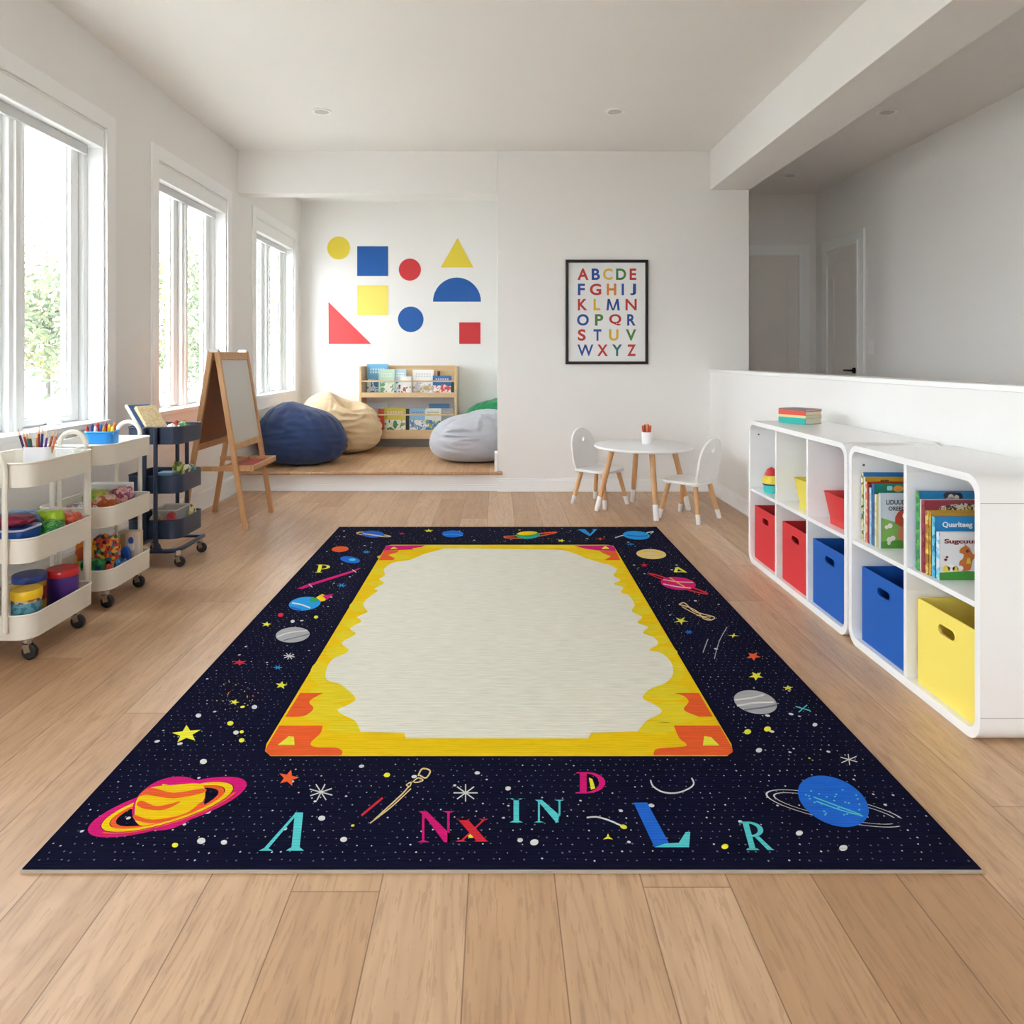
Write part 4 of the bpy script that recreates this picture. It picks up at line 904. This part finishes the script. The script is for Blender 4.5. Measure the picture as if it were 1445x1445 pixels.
Bk = [('green-spined book with a blue cover at the back of the near group', 2.256, .018, 1.338, .19, .250, (30, 124, 180), [(70, 160, 90), (110, 180, 90), (40, 130, 80)], deco_hair),
      ('book with a sandy landscape cover and white spine in the near group', 2.236, .007, 1.338, .19, .228, (206, 202, 190), None, deco_scene),
      ('maroon speckled-spine book in the near group', 2.227, .014, 1.339, .19, .226, (140, 44, 64), [(140, 44, 64), (120, 30, 54), (160, 60, 80)], deco_scene),
      ('gold covered book in the near group', 2.211, .016, 1.340, .185, .198, (204, 160, 56), [(226, 200, 110), (200, 150, 50), (160, 110, 40)], None),
      ('olive gold book in the near group', 2.193, .010, 1.341, .18, .196, (190, 146, 50), [(206, 160, 60), (170, 130, 44)], None),
      ('blue book with a white title in the near group', 2.180, .014, 1.342, .17, .186, (28, 132, 196), [(90, 186, 220), (40, 140, 180), (130, 210, 230)], deco_q),
      ('book with an orange fox-like animal on its white cover, front of the near group', 2.160, .014, 1.343, .165, .144, (224, 224, 226), [(120, 196, 224), (210, 226, 236)], deco_fox)]
for (lab, yf, th, x0, w, h, c, sp, dc) in Bk: shelf_book(lab, yf, th, x0, w, h, c, 0, sp, dc)
# stack on top of the farther unit
z = .736
for (lab, th, c, dx) in (('turquoise-spined book at the bottom of the stack on the far shelf unit', .029, (10, 176, 166), 0), ('thin cream-spined book in the middle of the stack on the far shelf unit', .012, (236, 214, 160), .002), ('orange-red spined book near the top of the stack on the far shelf unit', .020, (222, 76, 44), .0), ('thin mauve-covered book topmost of the stack on the far shelf unit', .009, (150, 108, 112), .001)):
    o = thing('stacked_book', lab, 'book', (1.490+dx, 3.412, z), math.radians(31), 'stack of books on the shelf unit')
    # spine faces the room: local -X face; length runs local +Y
    MB().box(.002, .125, .002, .150, .0015, th-.0015).build('pages', mat('page_cream', (216, 206, 184), .85), o, bevel=.001)
    MB().box(0, .127, 0, .152, 0, .0015).add([(0,0,th-.0015),(.127,0,th-.0015),(.127,.152,th-.0015),(0,.152,th-.0015),(0,0,th),(.127,0,th),(.127,.152,th),(0,.152,th)], [(0,3,2,1),(4,5,6,7),(0,1,5,4),(1,2,6,5),(2,3,7,6),(3,0,4,7)]).box(-.0005, .0012, 0, .152, 0, th).build('cover', mat('stk_%d_%d_%d' % c, c, .45), o)
    z += th+.0004

# ------------------------------------------------------------------ easel
E = thing('easel', 'wooden double-sided child easel standing beside the middle window', 'easel', (-1.735, 4.61, 0))
ex, ey = -1.735, 4.61; y0, y1 = -.25, .25
fx = lambda s, z: s*(.195-.175*z/1.09)
for s, nm, bm in ((1, 'front_frame', M_wboard), (-1, 'rear_frame', M_brownboard)):
    for yy in (y0, y1):
        MB().beam((fx(s, 0), yy, 0), (fx(s, 1.10), yy, 1.10), (0, 1, 0), .026, .030).build('leg', M_oak, E, bevel=.003)
    for z_, hh in ((1.068, .05), (.505, .042)):
        MB().beam((fx(s, z_), y0+.013, z_), (fx(s, z_), y1-.013, z_), (fx(s, 1)-fx(s, 0), 0, 1), hh, .020).build('crossbar', M_oak, E, bevel=.002)
    MB().beam((fx(s, .52), 0, .52), (fx(s, 1.05), 0, 1.05), (0, 1, 0), y1-y0-.026, .008).build('drawing_board', bm, E)
for yy in (y0, y1):
    MB().box(-.028, .028, yy-.014, yy+.014, 1.09, 1.112).build('hinge', M_trim, E, bevel=.004)
    MB().beam((-.150, yy*.93, .372), (.22, yy*.93, .372), (0, 0, 1), .030, .012).build('brace', M_oak, E, bevel=.002)
b = MB(); b.box(.05, .235, y0+.028, y1-.028, .356, .362); b.box(.05, .062, y0+.028, y1-.028, .356, .392); b.box(.223, .235, y0+.028, y1-.028, .356, .392); b.box(.05, .235, y0+.026, y0+.038, .356, .392); b.box(.05, .235, y1-.038, y1-.026, .356, .392)
b.build('tray', M_oak, E, bevel=.002)
tag(MB().box(-.075, .075, -.17, .19, 0, .012).build('red_tray_insert', mat('brick_red_felt', (168, 52, 46), .7), loc=(ex+.1425, ey, .3625), bevel=.002), 'flat brick red pad lying in the easel tray', 'pad')

# ------------------------------------------------------------------ trolleys
def trolley(label, xr, y0, y1, width, levels, m, near_posts, far_posts, top, hoop_top, base=None, group=None):
    cx, cy = xr-width/2, (y0+y1)/2; o = thing('utility_trolley', label, 'trolley', (cx, cy, 0), 0, group)
    hw, hd = width/2, (y1-y0)/2
    for (z0, z1) in levels:
        out = rrect(-hw, -hd, hw, hd, (.05, .055, .03, .03), 8); inn = rrect(-hw+.004, -hd+.004, hw-.004, hd-.004, (.046, .051, .026, .026), 8)
        b = MB(); b.prism([out, inn], z0, z1, mXY); b.prism([inn], z0+.002, z0+.005, mXY)
        b.tube([(p[0], p[1], z1) for p in rrect(-hw+.001, -hd+.001, hw-.001, hd-.001, (.049, .054, .029, .029), 8)], .0042, 8, closed=True)
        b.build('tray', m, o, smooth=40)
    zb = levels[-1][0] if levels[-1][0] < levels[0][0] else levels[0][0]
    zl = min(l[0] for l in levels)
    for (pa, yy, ht) in ((near_posts, -hd-.012, hoop_top[0]), (far_posts, hd+.012, hoop_top[1])):
        xa, xb = pa[0]-cx, pa[1]-cx; rad = abs(xa-xb)/2
        bot = zl+.03 if not base else zl+.0
        if ht:
            path = [(xa, yy, bot), (xa, yy, ht-rad)]+[((xa+xb)/2-(xb-xa)/2*math.cos(t), yy, ht-rad+rad*math.sin(t)) for t in [PI*i/12 for i in range(1, 12)]]+[(xb, yy, ht-rad), (xb, yy, bot)]
            MB().tube(path, .0095, 10).build('handle_frame', m, o)
        else:
            for xq in (xa, xb): MB().tube([(xq, yy, bot), (xq, yy, top)], .0105, 10).build('post', m, o)
        b = MB()
        for (z0, z1) in levels:
            for xq in (xa, xb): b.lathe([(0, 0), (.004, 0), (.004, .004), (0, .005)], 10, c=(xq, yy, (z0+z1)/2))
        b.build('bolt', M_chrome, o)
    cz = .075 if not base else .085
    if base:
        b = MB(); p = [(-hw+.02, -hd-.012, cz), (hw-.05, -hd-.012, cz), (hw-.012, -hd+.03, cz), (hw-.002, hd+.02, cz)]
        b.tube([(near_posts[0]-cx, -hd-.012, .16), (near_posts[0]-cx+.004, -hd-.012, .11), (near_posts[0]-cx+.03, -hd-.012, cz), *catmull([(hw-.07, -hd-.012, cz), (hw-.012, -hd+.03, cz), (hw-.004, hd+.02, cz)], 5, False)], .0115, 10)
        b.tube([(-hw+.02, hd+.012, cz), (hw-.004, hd+.012, cz)], .010, 8); b.tube([(-hw+.02, -hd-.012, cz), (near_posts[0]-cx+.03, -hd-.012, cz)], .0115, 8); b.tube([(-hw+.02, -hd-.012, cz), (-hw+.02, hd+.012, cz)], .0115, 8)
        b.build('base_frame', m, o)
    for (sx, sy) in ((1, -1), (1, 1), (-1, -1), (-1, 1)):
        x, y = sx*(hw-.045), sy*(hd-.05); zt = zl if not base else cz
        if base: x, y = sx*(hw-.012), sy*(hd-.01)
        c = MB(); c.lathe([(0, .052), (.014, .054), (.014, zt+.001), (0, zt+.001)], 14, c=(x, y, 0))
        c.beam((x, y-.013, .060), (x+.010, y-.013, .028), (0, 1, 0), .003, .022); c.beam((x, y+.013, .060), (x+.010, y+.013, .028), (0, 1, 0), .003, .022); c.box(x-.013, x+.013, y-.0145, y+.0145, .056, .060)
        w = c.build('caster', M_chrome, o)
        b = MB(); R, T = .0275, .011
        pr = [(.006, -T), (R-.006, -T), (R-.001, -T*.6), (R, 0), (R-.001, T*.6), (R-.006, T), (.006, T)]
        vs = []; n = 28
        for (r_, q) in pr:
            for k in range(n): t = 2*PI*k/n; vs.append((x+.010+r_*math.cos(t), y+q, R+r_*math.sin(t)))
        fs = [(i*n+k, i*n+(k+1) % n, (i+1)*n+(k+1) % n, (i+1)*n+k) for i in range(len(pr)-1) for k in range(n)]+[tuple(range(n)), tuple((len(pr)-1)*n+k for k in range(n))]
        b.add(vs, fs); b.build('wheel', M_rubber, w)
    return o
LV = [(.610, .692), (.348, .430), (.085, .167)]
GW = 'white metal trolleys along the window wall'
trolley('off-white three-tier metal trolley nearest the viewer, lidded jars on its bottom tray', -1.600, 2.436, 2.822, .31, LV, M_wmetal, (-1.680, -1.84), (-1.640, -1.745), .69, (.748, .762), group=GW)
trolley('off-white three-tier metal trolley between the other white one and the navy one', -1.610, 2.950, 3.315, .31, LV, M_wmetal, (-1.690, -1.84), (-1.672, -1.780), .69, (None, .758), group=GW)
trolley('navy blue three-tier metal trolley beside the easel', -1.598, 3.575, 3.862, .275, [(.620, .706), (.372, .460), (.142, .235)], M_nmetal, (-1.712, -1.768), (-1.690, -1.742), .705, (None, None), base=True)

# --- contents
def jar(label, loc, r, h, body, lid, lh=.022, band=None, sx=1):
    o = thing('lidded_jar', label, 'jar', loc, 0, 'lidded jars on the bottom tray of the nearest trolley')
    MB().lathe([(0, 0), (r*.92, 0), (r*.95, .004), (r*.95, h-lh), (0, h-lh)], 36, sx=sx).build('body', body, o)
    if band: MB().lathe([(r*.953, h*.42), (r*.958, h*.42), (r*.958, h*.72), (r*.953, h*.72)], 36, sx=sx).build('wrapper', band, o)
    MB().lathe([(0, h-lh), (r, h-lh), (r*1.02, h-lh*.6), (r, h-.003), (r*.96, h), (0, h)], 36, sx=sx).build('lid', lid, o)
    return o
jar('clear jar with a yellow lid and blue and red wrapper on the nearest trolley', (-1.664, 2.512, .0905), .049, .150, speck('jar_mix', [(150, 84, 50), (200, 150, 60), (120, 50, 40), (220, 190, 90), (180, 170, 160)], 60), mat('lid_yellow', (226, 186, 20), .35), .03, speck('jar_wrap', [(50, 110, 130), (90, 150, 170), (60, 120, 140)], 40, .4, 'NOISE'))
jar('yellow jar with a dark blue lid behind the yellow-lidded jar', (-1.730, 2.628, .0905), .056, .168, mat('jar_yellow', (200, 160, 30), .35), mat('lid_blue', (24, 54, 128), .35), .026, mat('jar_red_band', (150, 40, 30), .4))
jar('purple jar with a red lid on the bottom tray of the nearest trolley', (-1.664, 2.722, .0905), .057, .162, mat('jar_purple', (74, 42, 128), .4), mat('lid_red', (190, 28, 36), .35), .026)

def pouch(label, loc, sx, sy, sz, m, rz=0, name='craft_pouch', group=None, e=.45, cat='pouch'):
    """soft filled packet: rounded, flat-bottomed, with a crimped top seam"""
    nu, nv = 48, 26; vs = []; seed = loc[0]*9+loc[1]*7+loc[2]*5
    sg = lambda t, p: math.copysign(abs(t)**p, t)
    for i in range(nv+1):
        a = -PI/2+PI*i/nv
        for k in range(nu):
            p = 2*PI*k/nu; x = sg(math.cos(a), e)*sg(math.cos(p), e); y = sg(math.cos(a), e)*sg(math.sin(p), e); z = sg(math.sin(a), .7)
            d = 1+.13*noise.noise(Vector((x*2.2, y*2.2, z*2+seed)))+.05*noise.noise(Vector((x*6, y*6, z*5+seed)))
            vs.append((x*sx/2*d, y*sy/2*d, (z*.5*d+.5)*sz))
    b = MB(); b.add(vs, [(i*nu+k, i*nu+(k+1) % nu, (i+1)*nu+(k+1) % nu, (i+1)*nu+k) for i in range(nv) for k in range(nu)])
    ob = b.build(name, m, loc=loc, rot=rz, weld=True, smooth=70); return tag(ob, label, cat, group)
def rbox(name, label, cat, x0, x1, y0, y1, z0, z1, m, r=.012, rim=None, group=None, open_=True):
    o = thing(name, label, cat, ((x0+x1)/2, (y0+y1)/2, z0), 0, group); w, d, h = (x1-x0)/2, (y1-y0)/2, z1-z0
    b = MB(); out = rrect(-w, -d, w, d, r, 5); inn = rrect(-w+.003, -d+.003, w-.003, d-.003, max(r-.003, .001), 5)
    if open_: b.prism([out, inn], 0, h, mXY); b.prism([inn], 0, .003, mXY)
    else: b.prism([out], 0, h, mXY)
    b.build('body', m, o, smooth=40)
    if rim: b = MB(); b.tube([(p[0], p[1], h) for p in out], .004, 8, closed=True); b.build('rim', rim, o)
    return o
T1 = .6155
# nearest trolley, top tray
cup_o = rbox('pencil_holder', 'white pencil holder on the top tray of the nearest trolley', 'holder', -1.768, -1.668, 2.63, 2.70, T1, .725, mat('holder_white', (226, 230, 234), .35), .028)
cols = [(70, 36, 110), (190, 70, 40), (30, 120, 110), (24, 60, 60), (200, 130, 60), (150, 60, 40), (36, 60, 130), (240, 236, 226), (90, 50, 140), (170, 80, 50), (200, 110, 70)]
names = ['dark purple', 'rust red', 'teal', 'dark green', 'tan', 'brick red', 'blue', 'white', 'violet', 'brown', 'copper']
for i, (c, nm) in enumerate(zip(cols, names)):
    t = i/10; bx_ = -1.745+.05*t; tx = -1.790+.145*t+random.uniform(-.006, .006); dy = random.uniform(-.015, .015)
    pencil('%s pencil in the white holder on the nearest trolley' % nm, (bx_, 2.665+dy*.5, T1+.008), (tx, 2.665+dy, .79+random.uniform(-.012, .012)), .0045, c, 'pencils in the white holder')
tag(MB().box(-.13, .075, -.06, .07, 0, .052).build('drawing_pad', [mat('paper_white', (240, 236, 238), .8)], loc=(-1.745, 2.53, T1), bevel=.003), 'white drawing pad at the near end of the top tray, nearest trolley', 'paper pad')
tag(MB().prism([[(-.05, -.02), (.06, -.025), (.065, .02), (-.02, .03)]], 0, .002, mXY).build('pink_card', mat('pink_card', (226, 70, 130), .7), loc=(-1.735, 2.52, T1+.053)), 'pink printed card lying on the white drawing pad', 'card')
rbox('clear_box', 'clear plastic box at the back of the top tray, nearest trolley', 'box', -1.705, -1.618, 2.715, 2.79, T1, .708, M_clear, .008, rim=M_trim)
# nearest trolley, middle tray
T2 = .3535; G2 = 'craft packets on the middle tray of the nearest trolley'
rbox('blue_tub', 'blue tub with a pale rim and small print on the middle tray, nearest trolley', 'tub', -1.850, -1.655, 2.470, 2.590, T2, .452, mat('tub_blue', (26, 84, 166), .35), .02, rim=mat('lavender_rim', (206, 200, 226), .4), open_=False)
pouch('maroon pouch lying on the blue tub', (-1.765, 2.55, .456), .18, .09, .034, mat('pouch_maroon', (148, 26, 68), .45), .05, group=G2)
pouch('light blue bag behind the blue tub', (-1.80, 2.66, T2), .20, .09, .128, mat('pouch_sky', (110, 150, 204), .4), .1, group=G2)
pouch('lime green pouch between the light blue and red bags', (-1.700, 2.695, T2+.05), .10, .07, .076, mat('pouch_lime', (168, 206, 36), .4), -.1, group=G2)
pouch('green clear bag against the front of the middle tray, nearest trolley', (-1.655, 2.648, T2), .07, .08, .098, speck('pouch_green', [(60, 160, 70), (40, 130, 60), (110, 190, 90), (90, 120, 60)], 50, .3, 'NOISE'), .1, group=G2)
pouch('red-orange bag on the middle tray near its far corner', (-1.652, 2.742, T2), .085, .075, .105, speck('pouch_red', [(196, 60, 28), (176, 48, 24), (210, 84, 40), (150, 36, 20)], 50, .3, 'NOISE'), 0, group=G2)
pouch('pale pink bag behind the red-orange bag', (-1.715, 2.775, T2), .10, .06, .118, mat('pouch_pink', (214, 190, 184), .4), 0, group=G2)
# second trolley
tb2 = rbox('pen_tub', 'bright blue tub of felt pens on the second white trolley', 'tub', -1.775, -1.655, 3.045, 3.125, T1, .737, mat('tub_bright_blue', (30, 140, 222), .35), .022, rim=mat('tub_rim_blue', (50, 150, 226), .35))
pc = [((178, 30, 50), 'crimson'), ((40, 60, 140), 'navy blue'), ((200, 40, 50), 'red'), ((226, 226, 232), 'white'), ((36, 100, 190), 'blue'), ((150, 40, 100), 'plum'), ((224, 150, 30), 'orange'), ((236, 200, 40), 'yellow'), ((230, 120, 40), 'amber'), ((244, 214, 90), 'pale yellow')]
for i, (c, nm) in enumerate(pc):
    t = i/9; pencil('%s felt pen in the bright blue tub' % nm, (-1.755+.08*t, 3.085+.02*((i % 3)-1), T1+.008), (-1.77+.112*t, 3.085+.02*((i % 3)-1), .768+.006*((i*7) % 3-1)),   .0078, c, 'felt pens in the blue tub', 'felt_pen')
G3 = 'craft packets on the middle tray of the second trolley'
rbox('white_box', 'white flat box at the back of the middle tray, second trolley', 'box', -1.865, -1.68, 3.225, 3.29, T2, .482, mat('box_white', (224, 224, 226), .5), .004, open_=False)
pouch('green and yellow packet on the middle tray, second trolley', (-1.775, 3.15, T2), .10, .08, .118, speck('pk_a', [(60, 130, 40), (150, 180, 60), (200, 180, 70), (230, 230, 220)], 26, .3, 'NOISE'), 0, group=G3)
pouch('orange packet with a white end on the middle tray, second trolley', (-1.722, 3.13, T2), .09, .07, .098, speck('pk_b', [(206, 120, 60), (190, 90, 50), (230, 200, 180), (210, 150, 60)], 24, .3, 'NOISE'), 0, group=G3)
pouch('mauve pink packet on the middle tray, second trolley', (-1.692, 3.215, T2), .085, .08, .118, speck('pk_c', [(176, 100, 140), (150, 60, 110), (220, 180, 160), (190, 130, 160)], 30, .3, 'NOISE'), 0, group=G3)
pouch('clear and red packet at the near edge of the middle tray, second trolley', (-1.765, 3.02, T2), .12, .07, .086, speck('pk_d', [(210, 214, 220), (196, 50, 40), (90, 100, 110), (226, 226, 226), (120, 90, 60)], 40, .3, 'NOISE'), 0, group=G3)
T3 = .0905; G4 = 'toys and packets on the bottom tray of the second trolley'
pouch('red and orange bead packet on the bottom tray, second trolley', (-1.715, 3.115, T3), .115, .05, .188, speck('beads', [(206, 60, 30), (230, 150, 40), (60, 40, 30), (200, 40, 40), (60, 130, 160), (230, 180, 60)], 70), .1, group=G4, e=.45)
pouch('green packet at the near end of the bottom tray, second trolley', (-1.735, 3.035, T3), .11, .07, .105, speck('greens', [(40, 150, 70), (30, 110, 70), (90, 190, 90), (20, 90, 110)], 40), 0, group=G4)
pouch('orange-yellow packet behind the green packet', (-1.79, 3.10, T3), .08, .07, .165, speck('ory', [(220, 130, 40), (230, 180, 50), (190, 80, 40)], 30), 0, group=G4)
o = MB().prism([rrect(-.012, 0, .016, .20, .01)], -.004, .004, mXZ).build('toy_spade', mat('spade_yellow', (214, 164, 20), .4), loc=(-1.748, 3.072, T3+.005), bevel=.002); o.rotation_euler = (0, -.12, 0); tag(o, 'flat yellow toy spade leaning on the bottom tray, second trolley', 'toy')
o = MB().prism([circ(0, .045, .020, 28, .044)], -.008, .008, mXZ).build('blue_disc', mat('disc_blue', (20, 90, 190), .35), loc=(-1.668, 3.19, T3+.03), bevel=.003); tag(o, 'blue oval plastic lid on the bottom tray, second trolley', 'lid')
o = thing('toy_box', 'beige toy box with a blue figure at the far end of the bottom tray', 'box', (-1.668, 3.25, T3), 0, G4)
MB().box(-.055, .04, -.02, .02, 0, .175).build('carton', mat('carton_beige', (206, 190, 170), .5), o, bevel=.002)
b = MB(); b.prism([circ(.004, .135, .012, 16, .016)], -.0215, -.0200, mXZ, 0); b.prism([rrect(-.010, .09, .018, .122, .008)], -.0215, -.0200, mXZ, 1); b.prism([rrect(-.045, .02, -.022, .165, .004)], -.0212, -.0200, mXZ, 2)
b.build('printed_figure', [mat('fig_blue', (40, 84, 160), .5), mat('fig_white', (226, 226, 230), .5), mat('fig_tan', (176, 150, 120), .5)], o, smooth=0)
pouch('small red toy at the front of the bottom tray, second trolley', (-1.672, 3.06, T3), .04, .04, .075, mat('toy_coral', (216, 80, 80), .4), 0, 'small_toy', G4, .9, 'toy')
pouch('small blue toy next to the small red toy', (-1.650, 3.115, T3), .05, .05, .088, speck('toy_bb', [(30, 100, 180), (40, 60, 100), (60, 140, 200)], 50), 0, 'small_toy', G4, .8, 'toy')
# navy trolley
N1, N2, N3 = .6255, .3775, .1475
bk = thing('leaning_book', 'open-faced beige book with a blue board leaning out of the navy trolley', 'book', (-1.772, 3.680, N1+.072))
_U = Vector((-.6, .3, .74)).normalized(); _W = Vector((.447, .894, 0)).normalized(); _V = _U.cross(_W)
bk.rotation_euler = Matrix((( _W.x, _V.x, _U.x), (_W.y, _V.y, _U.y), (_W.z, _V.z, _U.z))).to_euler()
MB().box(-.080, .050, .001, .010, -.02, .158).build('blue_board', mat('board_blue', (46, 88, 140), .45), bk, bevel=.003)
MB().box(-.087, -.080, -.002, .012, -.022, .160).build('white_edge', M_trim, bk)
MB().box(-.058, .060, -.020, -.001, -.022, .132).build('pages', speck('old_paper', [(206, 184, 144), (200, 174, 130), (214, 196, 158), (203, 180, 138)], 45, .8, 'NOISE'), bk, bevel=.004)
tag(MB().box(-.06, .05, -.04, .04, 0, .066).build('patterned_box', speck('blue_pattern', [(30, 90, 160), (60, 130, 200), (20, 60, 120), (90, 160, 210)], 60), loc=(-1.785, 3.622, N1), bevel=.002), 'blue patterned box on the top tray of the navy trolley', 'box')
G5 = 'small toys on the trays of the navy trolley'
def nt_(lab, x, y, z, sx, sy, sz, cols_, nm='small_toy', e=.8): pouch(lab, (x, y, z), sx, sy, sz, speck('nt_%s' % lab[:22].replace(' ', '_'), cols_, 60), 0, nm, G5, e, 'toy')
nt_('red toy on the top tray of the navy trolley', -1.688, 3.74, N1, .05, .05, .100, [(170, 40, 40), (140, 30, 34)])
nt_('white toy on the top tray of the navy trolley', -1.680, 3.672, N1, .05, .045, .090, [(226, 222, 210), (200, 196, 186)])
nt_('leafy green toy on the top tray of the navy trolley', -1.645, 3.735, N1, .065, .06, .098, [(40, 90, 50), (120, 170, 100), (30, 50, 30), (190, 210, 170)])
tag(MB().box(-.04, .04, -.035, .035, 0, .095).build('blue_box', mat('box_steel_blue', (92, 134, 162), .5), loc=(-1.690, 3.645, N2), bevel=.004), 'steel blue box on the middle tray of the navy trolley', 'box')
nt_('green patterned tin on the middle tray of the navy trolley', -1.663, 3.705, N2, .045, .045, .135, [(110, 130, 40), (60, 90, 40), (190, 190, 90)], 'patterned_tin', .5)
nt_('cream and brown jar on the middle tray of the navy trolley', -1.640, 3.73, N2, .055, .05, .120, [(206, 190, 150), (120, 80, 50), (90, 110, 60), (226, 214, 190)], 'patterned_jar', .6)
nt_('pale teal toy on the middle tray of the navy trolley', -1.640, 3.80, N2, .06, .06, .110, [(120, 160, 150), (80, 120, 110), (170, 190, 170)])
rbox('clear_tray', 'clear shallow box on the bottom tray of the navy trolley', 'box', -1.78, -1.65, 3.66, 3.82, N3, .27, M_clear, .01, rim=mat('rim_grey', (196, 192, 184), .4))
nt_('red toy inside the bottom tray of the navy trolley', -1.672, 3.645, N3, .05, .05, .118, [(190, 50, 46), (160, 36, 38)])
nt_('tan toy inside the bottom tray of the navy trolley', -1.735, 3.62, N3, .07, .05, .108, [(170, 140, 90), (120, 90, 60), (190, 170, 120)])
nt_('yellow-green toy at the far end of the bottom tray, navy trolley', -1.628, 3.80, N3, .03, .07, .125, [(180, 170, 80), (60, 70, 40), (210, 200, 150)])
